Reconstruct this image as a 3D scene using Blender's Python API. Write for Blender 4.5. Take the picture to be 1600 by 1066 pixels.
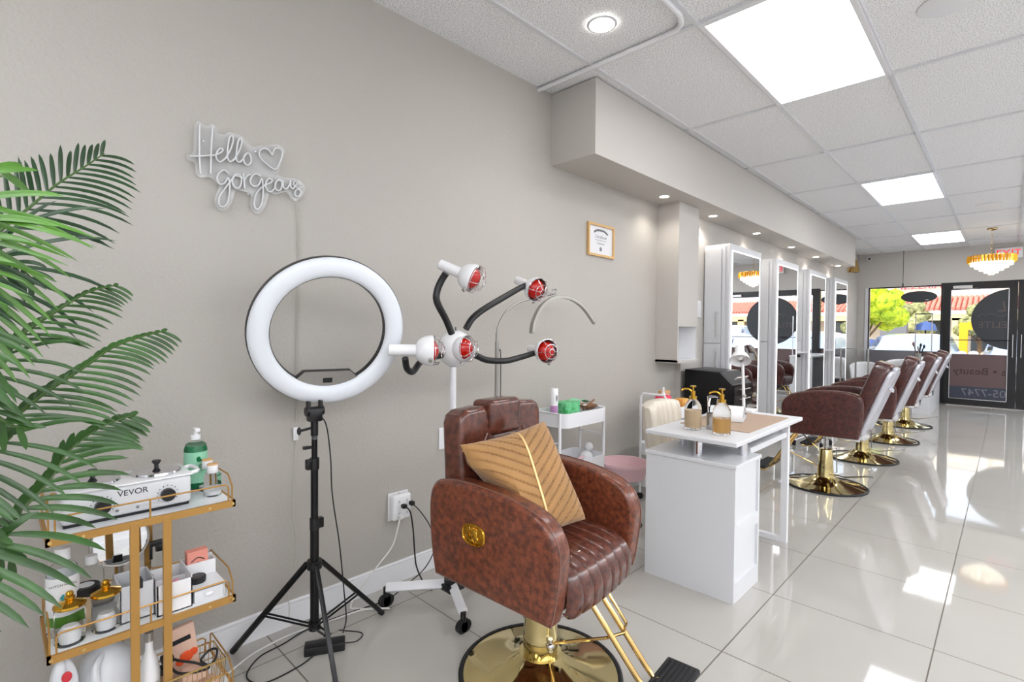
import bpy, bmesh, math, random
from mathutils import Vector, Matrix
random.seed(7)
PI = math.pi
S = bpy.context.scene
for o in list(bpy.data.objects): bpy.data.objects.remove(o)
COL = S.collection

# ---------------------------------------------------------------- camera
YAW, PITCH, ROLL, FPX = math.radians(44.35), math.radians(-1.24), math.radians(.47), 795.0
CAM = Vector((2.16, 0, 1.26))
_f = Vector((-math.sin(YAW)*math.cos(PITCH), math.cos(YAW)*math.cos(PITCH), math.sin(PITCH)))
_r = Vector((math.cos(YAW), math.sin(YAW), 0)); _u = _r.cross(_f)
CR = _r*math.cos(ROLL)+_u*math.sin(ROLL); CU = -_r*math.sin(ROLL)+_u*math.cos(ROLL)
cd = bpy.data.cameras.new('camera'); co = bpy.data.objects.new('camera', cd); COL.objects.link(co)
co.matrix_world = Matrix(((CR.x,CU.x,-_f.x,CAM.x),(CR.y,CU.y,-_f.y,CAM.y),(CR.z,CU.z,-_f.z,CAM.z),(0,0,0,1)))
cd.sensor_fit = 'HORIZONTAL'; cd.sensor_width = 36; cd.lens = 36*FPX/1600; cd.clip_start = .02; cd.clip_end = 300
S.camera = co
def wallpt(px, py, x=0.0):      # measured photo point -> point on a plane parallel to the left wall
    d = (px-800)/FPX*CR-(py-533)/FPX*CU+_f
    return CAM+d*((x-CAM.x)/d.x)

# ---------------------------------------------------------------- sky, sun, exposure
w = bpy.data.worlds.new('sky'); S.world = w; w.use_nodes = True
nt = w.node_tree; bg = nt.nodes['Background']
sk = nt.nodes.new('ShaderNodeTexSky'); sk.sky_type = 'NISHITA'; sk.sun_disc = False
sk.sun_elevation = math.radians(52); sk.sun_rotation = math.radians(160); sk.air_density = 1.0; sk.dust_density = 1.5
hs = nt.nodes.new('ShaderNodeHueSaturation'); hs.inputs['Saturation'].default_value = .45
nt.links.new(sk.outputs[0], hs.inputs['Color']); nt.links.new(hs.outputs[0], bg.inputs[0]); bg.inputs[1].default_value = .33
sd = bpy.data.lights.new('sun', 'SUN'); sd.energy = 2.9; sd.angle = .01; sd.color = (1,.95,.88)
so = bpy.data.objects.new('sun', sd); COL.objects.link(so)
so.rotation_euler = Vector((.8,.55,-.9)).to_track_quat('-Z','Y').to_euler()
PANEL_STRENGTH, DOWNLIGHT_W = 4.0, 4.4
S.view_settings.view_transform = 'Standard'; S.view_settings.look = 'None'
S.view_settings.exposure = 0.70; S.view_settings.gamma = 1; S.view_settings.use_curve_mapping = False

# ---------------------------------------------------------------- materials
def srgb(r, g, b):
    def f(c):
        c /= 255.
        return c/12.92 if c <= .04045 else ((c+.055)/1.055)**2.4
    return (f(r), f(g), f(b), 1)
def mat(name, rgb, rough=.5, metal=0, bump=0, bscale=80, var=0, vscale=8, rgb2=None, coat=0, trans=0, ior=1.45, emit=0, alpha=1, spec=None, vlo=.35, vhi=.65, detail=3, sheen=0):
    m = bpy.data.materials.new(name); m.use_nodes = True
    t = m.node_tree; b = t.nodes['Principled BSDF']
    c = srgb(*rgb); b.inputs['Base Color'].default_value = c
    b.inputs['Roughness'].default_value = rough; b.inputs['Metallic'].default_value = metal
    b.inputs['Coat Weight'].default_value = coat; b.inputs['Coat Roughness'].default_value = .08
    b.inputs['Transmission Weight'].default_value = trans; b.inputs['IOR'].default_value = ior
    b.inputs['Alpha'].default_value = alpha
    if sheen: b.inputs['Sheen Weight'].default_value = sheen
    if spec is not None: b.inputs['Specular IOR Level'].default_value = spec
    if emit: b.inputs['Emission Color'].default_value = c; b.inputs['Emission Strength'].default_value = emit
    tc = t.nodes.new('ShaderNodeTexCoord')
    if rgb2 is not None or var:
        n = t.nodes.new('ShaderNodeTexNoise'); n.inputs['Scale'].default_value = vscale; n.inputs['Detail'].default_value = detail
        r = t.nodes.new('ShaderNodeValToRGB')
        c2 = srgb(*rgb2) if rgb2 is not None else tuple(x*(1-var) for x in c[:3])+(1,)
        r.color_ramp.elements[0].color = c2; r.color_ramp.elements[1].color = c
        r.color_ramp.elements[0].position = vlo; r.color_ramp.elements[1].position = vhi
        t.links.new(tc.outputs['Object'], n.inputs['Vector']); t.links.new(n.outputs[0], r.inputs[0])
        t.links.new(r.outputs[0], b.inputs['Base Color'])
    if bump:
        n = t.nodes.new('ShaderNodeTexNoise'); n.inputs['Scale'].default_value = bscale; n.inputs['Detail'].default_value = 2
        bp = t.nodes.new('ShaderNodeBump'); bp.inputs['Strength'].default_value = bump; bp.inputs['Distance'].default_value = .004
        t.links.new(tc.outputs['Object'], n.inputs['Vector']); t.links.new(n.outputs[0], bp.inputs['Height'])
        t.links.new(bp.outputs[0], b.inputs['Normal'])
    return m
M = {}
M['wall'] = mat('wall_paint', (181,176,169), .42, bump=.55, bscale=75, spec=.45)
M['soffit'] = mat('soffit_paint', (194,189,183), .55, bump=.1, bscale=90)
M['base'] = mat('baseboard_paint', (236,236,238), .3)
M['white'] = mat('white_laminate', (218,219,222), .32)
M['white_metal'] = mat('white_powder_coat', (232,232,235), .3)
M['wplastic'] = mat('white_plastic', (236,236,238), .25, coat=.3)
M['grey_metal'] = mat('grey_aluminium', (168,165,160), .3, .75)
M['chrome'] = mat('chrome', (225,225,230), .09, 1)
M['shell'] = mat('silver_painted_shell', (196,196,204), .28, .35)
M['gold'] = mat('polished_gold', (214,180,118), .1, 1)
M['gold_base'] = mat('mirror_gold_plate', (212,194,140), .08, 1)
M['gold_matt'] = mat('brushed_gold_paint', (182,138,74), .36, .45)
M['black'] = mat('black_plastic', (24,24,26), .35)
M['black_metal'] = mat('black_satin_metal', (20,20,22), .3, .3)
M['rubber'] = mat('black_rubber', (28,28,30), .6)
M['cord_black'] = mat('black_cable', (22,22,24), .5)
M['cord_white'] = mat('white_cable', (225,224,220), .45)
M['cord_clear'] = mat('pale_cable', (196,192,186), .4)
M['leather'] = mat('mottled_brown_leather', (130,68,43), .32, rgb2=(80,40,28), vscale=58, coat=.35, bump=.12, bscale=300, vlo=.36, vhi=.66, detail=6)
M['leather_top'] = mat('smooth_brown_leather', (102,55,41), .24, rgb2=(72,37,29), vscale=40, coat=.5, bump=.1, bscale=260, detail=6)
M['leather_dark'] = mat('mottled_burgundy_leather', (86,42,36), .32, rgb2=(52,24,22), vscale=55, coat=.3, bump=.12, bscale=300, detail=6)
M['piping'] = mat('leather_piping', (120,86,76), .25, coat=.5)
M['cream'] = mat('cream_leather', (222,212,196), .33, coat=.3)
M['pillow'] = mat('tan_suede', (170,126,74), .75, bump=.15, bscale=400, var=.18, vscale=9, sheen=.3)
M['gold_thread'] = mat('gold_piping', (240,206,146), .3, .35)
M['silver_ring'] = mat('ring_diffuser', (228,232,238), .35)
M['neon'] = mat('unlit_neon_tube', (216,217,219), .3)
M['tube_side'] = mat('neon_side_wall', (168,168,170), .4)
M['acrylic'] = mat('clear_acrylic', (236,238,240), .08, alpha=.22, spec=.8)
M['red'] = mat('red_heat_glass', (206,22,10), .14, trans=.2, coat=.6, ior=1.4)
M['red_filament'] = mat('bulb_reflector', (250,120,60), .2, .8)
M['mirror'] = mat('mirror_glass', (238,240,242), .01, 1)
M['led'] = mat('led_strip', (255,255,255), .5, emit=.9)
M['lamp'] = mat('lit_downlight', (255,250,242), .5, emit=18)
M['spot'] = mat('lit_spot', (255,246,232), .5, emit=9)
M['glass'] = mat('window_glass', (250,252,252), 0, trans=1, ior=1.03)
M['clear'] = mat('clear_bottle_glass', (248,250,250), .03, trans=1, ior=1.12, spec=.8)
M['blackframe'] = mat('black_door_frame', (22,22,24), .28)
M['decal'] = mat('charcoal_window_decal', (50,54,58), .4)
M['decal_mark'] = mat('decal_print_reverse', (92,80,78), .5)
M['film_brown'] = mat('brown_window_film', (98,78,78), .35)
M['film_blue'] = mat('slate_window_film', (58,62,76), .35)
M['film_dark'] = mat('film_lettering', (58,38,38), .5)
M['film_light'] = mat('film_number_print', (112,114,126), .5)
M['green'] = mat('leaf_green', (54,98,36), .35, var=.5, vscale=12, coat=.15)
M['green_dark'] = mat('dark_leaf_green', (42,76,42), .38, var=.45, vscale=12, coat=.15)
M['green_light'] = mat('bright_leaf_green', (84,136,42), .35, var=.35, vscale=9, coat=.15)
M['stem'] = mat('frond_stem', (70,98,46), .45)
M['marble'] = mat('white_marble', (236,238,240), .22, rgb2=(200,204,210), vscale=7, vlo=.3, vhi=.5, detail=8)
M['wood_mat'] = mat('striped_placemat', (178,150,128), .6)
M['photo_wood'] = mat('pale_oak', (214,172,112), .4)
M['paper'] = mat('paper', (228,228,230), .6)
M['ink'] = mat('grey_ink', (132,134,138), .6)
M['ink_black'] = mat('black_ink', (30,30,34), .5)
M['liquid_cream'] = mat('cream_lotion', (206,180,146), .35)
M['liquid_amber'] = mat('amber_soap', (222,176,106), .1, trans=.55, ior=1.33)
M['liquid_green'] = mat('green_gel', (20,140,84), .15, trans=.35)
M['label_green'] = mat('pale_green_label', (150,212,178), .4)
M['exit_red'] = mat('lit_exit_letters', (226,40,40), .4, emit=.7)
M['pinkred'] = mat('pink_red_plastic', (226,40,84), .3)
M['pink'] = mat('pink_plastic', (222,150,170), .4)
M['pale_pink'] = mat('pale_pink_plastic', (226,188,194), .4)
M['lilac'] = mat('lilac_label', (184,136,182), .4)
M['boxgreen'] = mat('green_glove_box', (52,160,84), .5, rgb2=(120,205,150), vscale=30)
M['mint'] = mat('mint_paper', (140,208,168), .6)
M['brown'] = mat('brown_wood', (140,98,72), .5)
M['orange'] = mat('amber_pot', (210,132,52), .4, rgb2=(226,180,90), vscale=40)
M['cork'] = mat('pale_cork', (214,172,120), .6)
M['crystal_gold'] = mat('amber_crystal', (226,160,40), .12, .55, emit=.12)
M['crystal'] = mat('lit_clear_crystal', (246,242,230), .08, trans=.4, emit=.42)
M['bulb'] = mat('chandelier_bulb', (255,226,180), .4, emit=7)
M['steel'] = mat('brushed_steel', (190,188,186), .25, .9)
M['asphalt'] = mat('asphalt', (196,194,190), .9, var=.2, vscale=2)
M['concrete'] = mat('pavement', (232,228,222), .85, var=.1, vscale=3)
M['stucco'] = mat('cream_stucco', (236,222,200), .85)
M['stucco2'] = mat('tan_stucco', (214,190,140), .85)
M['fascia_white'] = mat('white_fascia', (240,238,234), .7)
M['rooftile'] = mat('terracotta_tile', (182,92,82), .7, rgb2=(214,140,120), vscale=14)
M['shopglass'] = mat('dark_shop_glass', (84,92,96), .1, .2)
M['carblue'] = mat('pale_blue_car_paint', (184,200,224), .2, 0, coat=1)
M['carwhite'] = mat('white_car_paint', (238,240,242), .2, coat=1)
M['cargrey'] = mat('grey_car_paint', (120,130,150), .2, .3, coat=1)
M['carglass'] = mat('tinted_windshield', (176,190,210), .05, .35)
M['tree_yellow'] = mat('yellow_green_foliage', (206,216,40), .7, rgb2=(120,150,26), vscale=6)
M['tree_olive'] = mat('olive_foliage', (176,174,120), .8, rgb2=(96,98,60), vscale=6)
M['bark'] = mat('bark', (112,88,64), .8)
M['grey_panel'] = mat('grey_upholstery', (110,108,112), .5)
M['sign_red'] = mat('red_sign_letters', (206,60,88), .6)
M['yellow'] = mat('yellow_paint', (232,160,20), .5)
M['sky_blue'] = mat('blue_canvas', (70,90,140), .7)
M['bag'] = mat('translucent_bag', (226,228,232), .4, alpha=.92)
M['redprint'] = mat('red_print', (200,50,60), .5)
M['lid_gold'] = mat('gold_jar_lid', (206,160,60), .12, 1)
M['peach'] = mat('peach_card', (226,148,132), .5)
M['skin_box'] = mat('blush_box', (216,180,160), .5)
M['teal'] = mat('teal_print', (60,170,180), .5)

def node_floor():
    m = bpy.data.materials.new('polished_porcelain_tile'); m.use_nodes = True; t = m.node_tree; b = t.nodes['Principled BSDF']
    L = t.links; tc = t.nodes.new('ShaderNodeTexCoord'); sp = t.nodes.new('ShaderNodeSeparateXYZ'); L.new(tc.outputs['Object'], sp.inputs[0])
    def math_(op, a, bb=None):
        n = t.nodes.new('ShaderNodeMath'); n.operation = op
        for i, v in ((0, a), (1, bb)):
            if v is None: continue
            if isinstance(v, (int, float)): n.inputs[i].default_value = v
            else: L.new(v, n.inputs[i])
        return n.outputs[0]
    def line(s, off, pitch):
        a = math_('DIVIDE', math_('SUBTRACT', s, off), pitch)
        d = math_('ABSOLUTE', math_('SUBTRACT', math_('FRACT', math_('ADD', a, .5)), .5))
        return math_('LESS_THAN', d, .0024/pitch)
    g = math_('MAXIMUM', line(sp.outputs[0], 1.970, .595), line(sp.outputs[1], 2.0, .612))
    n = t.nodes.new('ShaderNodeTexNoise'); n.inputs['Scale'].default_value = 1.6; n.inputs['Detail'].default_value = 5
    L.new(tc.outputs['Object'], n.inputs['Vector'])
    r = t.nodes.new('ShaderNodeValToRGB'); r.color_ramp.elements[0].color = srgb(176,172,165); r.color_ramp.elements[1].color = srgb(187,184,178)
    L.new(n.outputs[0], r.inputs[0])
    mx = t.nodes.new('ShaderNodeMix'); mx.data_type = 'RGBA'; L.new(g, mx.inputs[0]); L.new(r.outputs[0], mx.inputs[6]); mx.inputs[7].default_value = srgb(96,88,78)
    L.new(mx.outputs[2], b.inputs['Base Color'])
    L.new(math_('ADD', math_('MULTIPLY', g, .4), .045), b.inputs['Roughness'])
    b.inputs['IOR'].default_value = 1.62
    return m
M['floor'] = node_floor()
def node_ceiling():
    m = bpy.data.materials.new('mineral_ceiling_tile'); m.use_nodes = True; t = m.node_tree; b = t.nodes['Principled BSDF']
    tc = t.nodes.new('ShaderNodeTexCoord'); n = t.nodes.new('ShaderNodeTexNoise'); n.inputs['Scale'].default_value = 170; n.inputs['Detail'].default_value = 2
    r = t.nodes.new('ShaderNodeValToRGB'); r.color_ramp.elements[0].position = .38; r.color_ramp.elements[1].position = .52
    r.color_ramp.elements[0].color = srgb(196,196,197); r.color_ramp.elements[1].color = srgb(248,248,250)
    t.links.new(tc.outputs['Object'], n.inputs['Vector']); t.links.new(n.outputs[0], r.inputs[0]); t.links.new(r.outputs[0], b.inputs['Base Color'])
    bp = t.nodes.new('ShaderNodeBump'); bp.inputs['Strength'].default_value = .5; bp.inputs['Distance'].default_value = .003
    t.links.new(n.outputs[0], bp.inputs['Height']); t.links.new(bp.outputs[0], b.inputs['Normal'])
    b.inputs['Roughness'].default_value = .9
    return m
M['ceil'] = node_ceiling()
def node_panel():
    m = bpy.data.materials.new('lit_prismatic_panel'); m.use_nodes = True; t = m.node_tree; b = t.nodes['Principled BSDF']
    b.inputs['Base Color'].default_value = (.9,.9,.92,1); b.inputs['Emission Color'].default_value = (.95,.97,1,1); b.inputs['Emission Strength'].default_value = PANEL_STRENGTH
    return m
M['panel'] = node_panel()
def node_mat():
    m = M['wood_mat']; t = m.node_tree; b = t.nodes['Principled BSDF']
    tc = t.nodes.new('ShaderNodeTexCoord'); wv = t.nodes.new('ShaderNodeTexWave'); wv.bands_direction = 'X'
    wv.inputs['Scale'].default_value = 34; wv.inputs['Distortion'].default_value = 5
    r = t.nodes.new('ShaderNodeValToRGB'); r.color_ramp.elements[0].color = srgb(160,132,112); r.color_ramp.elements[1].color = srgb(190,168,146)
    t.links.new(tc.outputs['Object'], wv.inputs['Vector']); t.links.new(wv.outputs[0], r.inputs[0]); t.links.new(r.outputs[0], b.inputs['Base Color'])
node_mat()

# ---------------------------------------------------------------- mesh builder
class B:
    def __init__(s): s.bm = bmesh.new()
    def box(s, a, b, bev=0, seg=2, mtx=None):
        a, b = Vector(a), Vector(b); t = bmesh.new()
        r = bmesh.ops.create_cube(t, size=1)
        bmesh.ops.scale(t, vec=[max(abs(b[i]-a[i]), 1e-4) for i in range(3)], verts=t.verts)
        bmesh.ops.translate(t, vec=(a+b)/2, verts=t.verts)
        if bev: bmesh.ops.bevel(t, geom=list(t.edges), offset=bev, segments=seg, affect='EDGES', profile=.5)
        return s._add(t, mtx)
    def _add(s, t, mtx=None):
        if mtx is not None: bmesh.ops.transform(t, matrix=mtx, verts=t.verts)
        me = bpy.data.meshes.new('t'); t.to_mesh(me); t.free(); s.bm.from_mesh(me); bpy.data.meshes.remove(me); return s
    def cyl(s, p0, p1, r0, r1=None, n=20, cap=True):
        p0, p1 = Vector(p0), Vector(p1); r1 = r0 if r1 is None else r1; d = p1-p0
        t = bmesh.new(); bmesh.ops.create_cone(t, cap_ends=cap, segments=n, radius1=r0, radius2=r1, depth=d.length)
        q = Vector((0,0,1)).rotation_difference(d.normalized()) if d.length > 1e-9 else Matrix.Identity(3).to_quaternion()
        return s._add(t, Matrix.Translation((p0+p1)/2) @ q.to_matrix().to_4x4())
    def tube(s, pts, r, n=8, closed=False, smooth=0, rend=None):
        pts = [Vector(p) for p in pts]
        if smooth: pts = crom(pts, smooth, closed)
        N = len(pts); rings = []; up = None
        for i, p in enumerate(pts):
            a = pts[(i-1) % N] if (closed or i > 0) else p; b = pts[(i+1) % N] if (closed or i < N-1) else p
            d = (b-a); d = d.normalized() if d.length > 1e-9 else Vector((0,0,1))
            if up is None:
                up = Vector((0,0,1)) if abs(d.z) < .9 else Vector((1,0,0))
            up = (up-d*up.dot(d)); up = up.normalized() if up.length > 1e-6 else d.orthogonal().normalized()
            sd_ = d.cross(up); rr = r if rend is None else r+(rend-r)*i/(N-1)
            rings.append([s.bm.verts.new(p+(up*math.cos(2*PI*k/n)+sd_*math.sin(2*PI*k/n))*rr) for k in range(n)])
        M_ = N if closed else N-1
        for i in range(M_):
            A, Bq = rings[i], rings[(i+1) % N]
            for k in range(n): s.bm.faces.new((A[k], A[(k+1)%n], Bq[(k+1)%n], Bq[k]))
        if not closed:
            s.bm.faces.new(rings[0][::-1]); s.bm.faces.new(rings[-1])
        return s
    def lathe(s, prof, n=32, mtx=None, cap=True):
        t = bmesh.new(); rings = []
        for r, z in prof:
            if r < 1e-5: rings.append([t.verts.new((0,0,z))])
            else: rings.append([t.verts.new((r*math.cos(2*PI*k/n), r*math.sin(2*PI*k/n), z)) for k in range(n)])
        for A, C in zip(rings, rings[1:]):
            for k in range(n):
                k2 = (k+1) % n
                if len(A) == 1 and len(C) == 1: continue
                if len(A) == 1: t.faces.new((A[0], C[k2], C[k]))
                elif len(C) == 1: t.faces.new((A[k], A[k2], C[0]))
                else: t.faces.new((A[k], A[k2], C[k2], C[k]))
        if cap:
            if len(rings[0]) > 1: t.faces.new(rings[0][::-1])
            if len(rings[-1]) > 1: t.faces.new(rings[-1])
        bmesh.ops.recalc_face_normals(t, faces=t.faces)
        return s._add(t, mtx)
    def prism(s, outline, d0, d1, plane='xz', bev=0, seg=3, mtx=None):
        t = bmesh.new()
        def P(u, v, d): return {'xz': (u, d, v), 'xy': (u, v, d), 'yz': (d, u, v)}[plane]
        a = [t.verts.new(P(u, v, d0)) for u, v in outline]; b = [t.verts.new(P(u, v, d1)) for u, v in outline]; n = len(a)
        t.faces.new(a[::-1]); t.faces.new(b); rim = []
        for i in range(n): t.faces.new((a[i], a[(i+1)%n], b[(i+1)%n], b[i]))
        bmesh.ops.recalc_face_normals(t, faces=t.faces)
        if bev:
            t.edges.ensure_lookup_table()
            aset, bset = set(a), set(b)
            es = [e for e in t.edges if (e.verts[0] in aset and e.verts[1] in aset) or (e.verts[0] in bset and e.verts[1] in bset)]
            bmesh.ops.bevel(t, geom=es, offset=bev, segments=seg, affect='EDGES', profile=.5)
        return s._add(t, mtx)
    def sph(s, c, r, sc=(1,1,1), n=20, mtx=None):
        t = bmesh.new(); bmesh.ops.create_uvsphere(t, u_segments=n, v_segments=max(8, n*2//3), radius=r)
        bmesh.ops.scale(t, vec=sc, verts=t.verts); bmesh.ops.translate(t, vec=c, verts=t.verts)
        return s._add(t, mtx)
    def grid(s, f, nu, nv, thick=None):
        v = [[s.bm.verts.new(f(i/nu, j/nv)) for j in range(nv+1)] for i in range(nu+1)]
        for i in range(nu):
            for j in range(nv): s.bm.faces.new((v[i][j], v[i+1][j], v[i+1][j+1], v[i][j+1]))
        return s
def crom(pts, k, closed=False):
    pts = [Vector(p) for p in pts]; out = []; N = len(pts); rng = range(N) if closed else range(N-1)
    for i in rng:
        p1, p2 = pts[i], pts[(i+1) % N]
        p0 = pts[(i-1) % N] if (closed or i > 0) else p1*2-p2
        p3 = pts[(i+2) % N] if (closed or i < N-2) else p2*2-p1
        for j in range(k):
            t = j/k
            out.append(.5*((2*p1)+(p2-p0)*t+(2*p0-5*p1+4*p2-p3)*t*t+(3*p1-p0-3*p2+p3)*t**3))
    if not closed: out.append(pts[-1])
    return out
def obj(name, b, m, parent=None, smooth=True, loc=None, rot=None):
    me = bpy.data.meshes.new(name); bm = b.bm
    bmesh.ops.recalc_face_normals(bm, faces=bm.faces)
    if smooth:
        for f in bm.faces: f.smooth = True
        for e in bm.edges:
            e.smooth = not (len(e.link_faces) == 2 and e.calc_face_angle(0) > math.radians(38))
    bm.to_mesh(me); bm.free()
    o = bpy.data.objects.new(name, me); COL.objects.link(o); o.data.materials.append(M[m] if isinstance(m, str) else m)
    if parent is not None: o.parent = parent
    if loc is not None: o.location = loc
    if rot is not None: o.rotation_euler = rot
    return o
def tag(o, label, cat, group=None):
    o['label'] = label; o['category'] = cat
    if group: o['group'] = group
    return o
def thing(name, label, cat, loc=(0,0,0), rz=0, group=None, rot=None):
    o = bpy.data.objects.new(name, None); COL.objects.link(o); o.empty_display_size = .05
    o.location = loc; o.rotation_euler = rot or (0,0,rz)
    return tag(o, label, cat, group)
def struct(name, b, m, parent=None, smooth=False):
    o = obj(name, b, m, parent, smooth)
    if parent is None: o['kind'] = 'structure'
    return o
def dup(root, loc, rz=None, label=None):
    def kids(p): return [c for c in bpy.data.objects if c.parent == p]
    r = root.copy(); COL.objects.link(r); r.location = loc
    if rz is not None: r.rotation_euler = (0,0,rz)
    if label: r['label'] = label
    for ch in kids(root):
        c = ch.copy(); COL.objects.link(c); c.parent = r
        for g in kids(ch):
            d = g.copy(); COL.objects.link(d); d.parent = c
    return r
def text_mesh(txt, size, depth=.0006, align='CENTER', shear=0):
    cu = bpy.data.curves.new('t', 'FONT'); cu.body = txt; cu.size = size; cu.extrude = depth; cu.align_x = align; cu.align_y = 'CENTER'; cu.shear = shear
    o = bpy.data.objects.new('t', cu); COL.objects.link(o)
    dg = bpy.context.evaluated_depsgraph_get(); me = bpy.data.meshes.new_from_object(o.evaluated_get(dg))
    bpy.data.objects.remove(o); return me
def text(name, txt, size, m, parent, mtx, depth=.0006, align='CENTER', shear=0):
    me = text_mesh(txt, size, depth, align, shear); me.transform(mtx)
    o = bpy.data.objects.new(name, me); COL.objects.link(o)
    me.materials.clear(); me.materials.append(M[m])
    if parent is not None: o.parent = parent
    return o
def frame_mtx(origin, xdir, ydir):    # local x -> xdir, local y -> ydir
    x = Vector(xdir).normalized(); y = Vector(ydir).normalized(); z = x.cross(y)
    return Matrix(((x.x,y.x,z.x,origin[0]),(x.y,y.y,z.y,origin[1]),(x.z,y.z,z.z,origin[2]),(0,0,0,1)))
def rrect(x0, y0, x1, y1, r, n=5):
    out = []
    for cx, cy, a in ((x1-r,y0+r,-90),(x1-r,y1-r,0),(x0+r,y1-r,90),(x0+r,y0+r,180)):
        for k in range(n+1):
            t = math.radians(a+90*k/n); out.append((cx+r*math.cos(t), cy+r*math.sin(t)))
    return out

# ================================================================ SETTING
RX, RY0, RY1, RZ = 4.85, -2.6, 12.0, 2.79
struct('floor', B().box((-.12,RY0-.12,-.15),(RX+.12,RY1+.02,0)), 'floor')
struct('ceiling', B().box((-.12,RY0-.12,RZ+.004),(RX+.12,RY1+.15,RZ+.2)), 'ceil')
struct('wall_left', B().box((-.15,RY0-.12,-.15),(0,RY1+.15,RZ+.1)), 'wall')
struct('wall_right', B().box((RX,RY0-.12,-.15),(RX+.15,RY1+.15,RZ+.1)), 'base')
struct('wall_back', B().box((0,RY0-.15,-.15),(RX,RY0,RZ+.1)), 'base')
WX0, WX1, DX0, DX1, HEAD = .17, 1.28, 1.28, 3.22, 2.14
bw = B()
bw.box((0,RY1,HEAD),(RX,RY1+.15,RZ+.1)).box((0,RY1,-.15),(WX0,RY1+.15,HEAD)).box((4.6,RY1,-.15),(RX,RY1+.15,HEAD))
struct('wall_front', bw, 'soffit')
# ceiling grid of T-bars
g = B()
xs = [.405, 1.018, 1.628, 2.238, 2.848, 3.458, 4.068, 4.678]; ys = [RY0+.02]
y0g = 2.466; dyg = 1.247
ysl = [y0g+dyg*k for k in range(-4, 9)]
for x in xs: g.box((x-.012,RY0,RZ-.006),(x+.012,RY1,RZ+.004))
for y in ysl:
    if RY0 < y < RY1: g.box((0,y-.012,RZ-.0055),(RX,y+.012,RZ+.004))
struct('trim_1', g, 'white')
# long soffit bulkhead over the stations
struct('trim_2', B().box((0,2.556,2.33),(.35,9.78,RZ-.004)), 'soffit')
struct('baseboard_left', B().box((0,RY0,0),(.012,RY1,.088)).box((0,RY0,.088),(.007,RY1,.104)).cyl((.006,RY0,.098),(.006,RY1,.098),.006,n=10), 'base')
struct('baseboard_right', B().box((RX-.012,RY0,0),(RX,RY1,.1)), 'base')
struct('baseboard_back', B().box((.012,RY0,0),(RX-.012,RY0+.012,.1)), 'base')
struct('baseboard_front', B().box((.012,RY1-.012,0),(WX0,RY1,.1)), 'base')
# hanging boxed column with a shelf niche at its foot
pc = B(); X1, Y0, Y1 = .2, 3.96, 4.33
pc.box((0,Y0,1.30),(X1,Y1,2.33)).box((0,Y0,1.0),(X1,Y0+.02,1.30)).box((0,Y1-.02,1.0),(X1,Y1,1.30)).box((0,Y0,.995),(X1+.012,Y1,1.02)).box((0,Y0+.02,1.02),(.02,Y1-.02,1.30))
t3 = struct('trim_3', pc, 'soffit')
obj('niche_liner', B().box((.0205,Y0+.021,1.0205),(.024,Y1-.021,1.299)).box((.024,Y0+.0205,1.021),(X1-.004,Y0+.024,1.299)).box((.024,Y1-.024,1.021),(X1-.004,Y1-.0205,1.299)).box((.024,Y0+.024,1.0205),(X1+.01,Y1-.024,1.024)), 'wplastic', t3, False)
struct('trim_4', B().box((0,4.33,0),(.05,9.75,.995)).box((0,4.33,.995),(.05,9.75,2.33)), 'soffit')
# white cable conduit under the ceiling
struct('trim_5', B().tube([(.0,2.43,2.775),(.5,2.43,2.775),(.86,2.43,2.775),(.95,2.41,2.775),(.99,2.34,2.775),(1.0,2.2,2.775),(1.0,1.2,2.775)], .013, 10, smooth=4), 'white_metal')

# front window, left of the door
wf = B().box((WX0,RY1+.02,HEAD-.02),(WX1,RY1+.09,HEAD)).box((WX0,RY1+.02,0),(WX1,RY1+.09,.05)).box((WX0,RY1+.02,0),(WX0+.02,RY1+.09,HEAD))
win1 = struct('window_1', wf, 'blackframe')
obj('window_jamb', B().box((WX0-.05,RY1-.015,0),(WX0-.002,RY1+.12,HEAD)), 'white', win1, False)
obj('glass_pane', B().box((WX0+.02,RY1+.05,.05),(WX1,RY1+.056,HEAD-.02)), 'glass', win1, False)
obj('window_film', B().box((WX0+.02,RY1+.044,.05),(WX1,RY1+.047,.93)), 'film_brown', win1, False)
wf = B().box((DX1,RY1+.02,HEAD-.05),(4.6,RY1+.09,HEAD)).box((DX1,RY1+.02,0),(4.6,RY1+.09,.05)).box((4.56,RY1+.02,0),(4.6,RY1+.09,HEAD))  # unseen window right of the door, added to let in daylight
win2 = struct('window_added', wf, 'blackframe')
obj('glass_pane', B().box((DX1,RY1+.05,.05),(4.56,RY1+.056,HEAD-.05)), 'glass', win2, False)
obj('window_film', B().box((DX1+.01,RY1+.044,.05),(4.56,RY1+.047,.93)), 'film_brown', win2, False)
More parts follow.
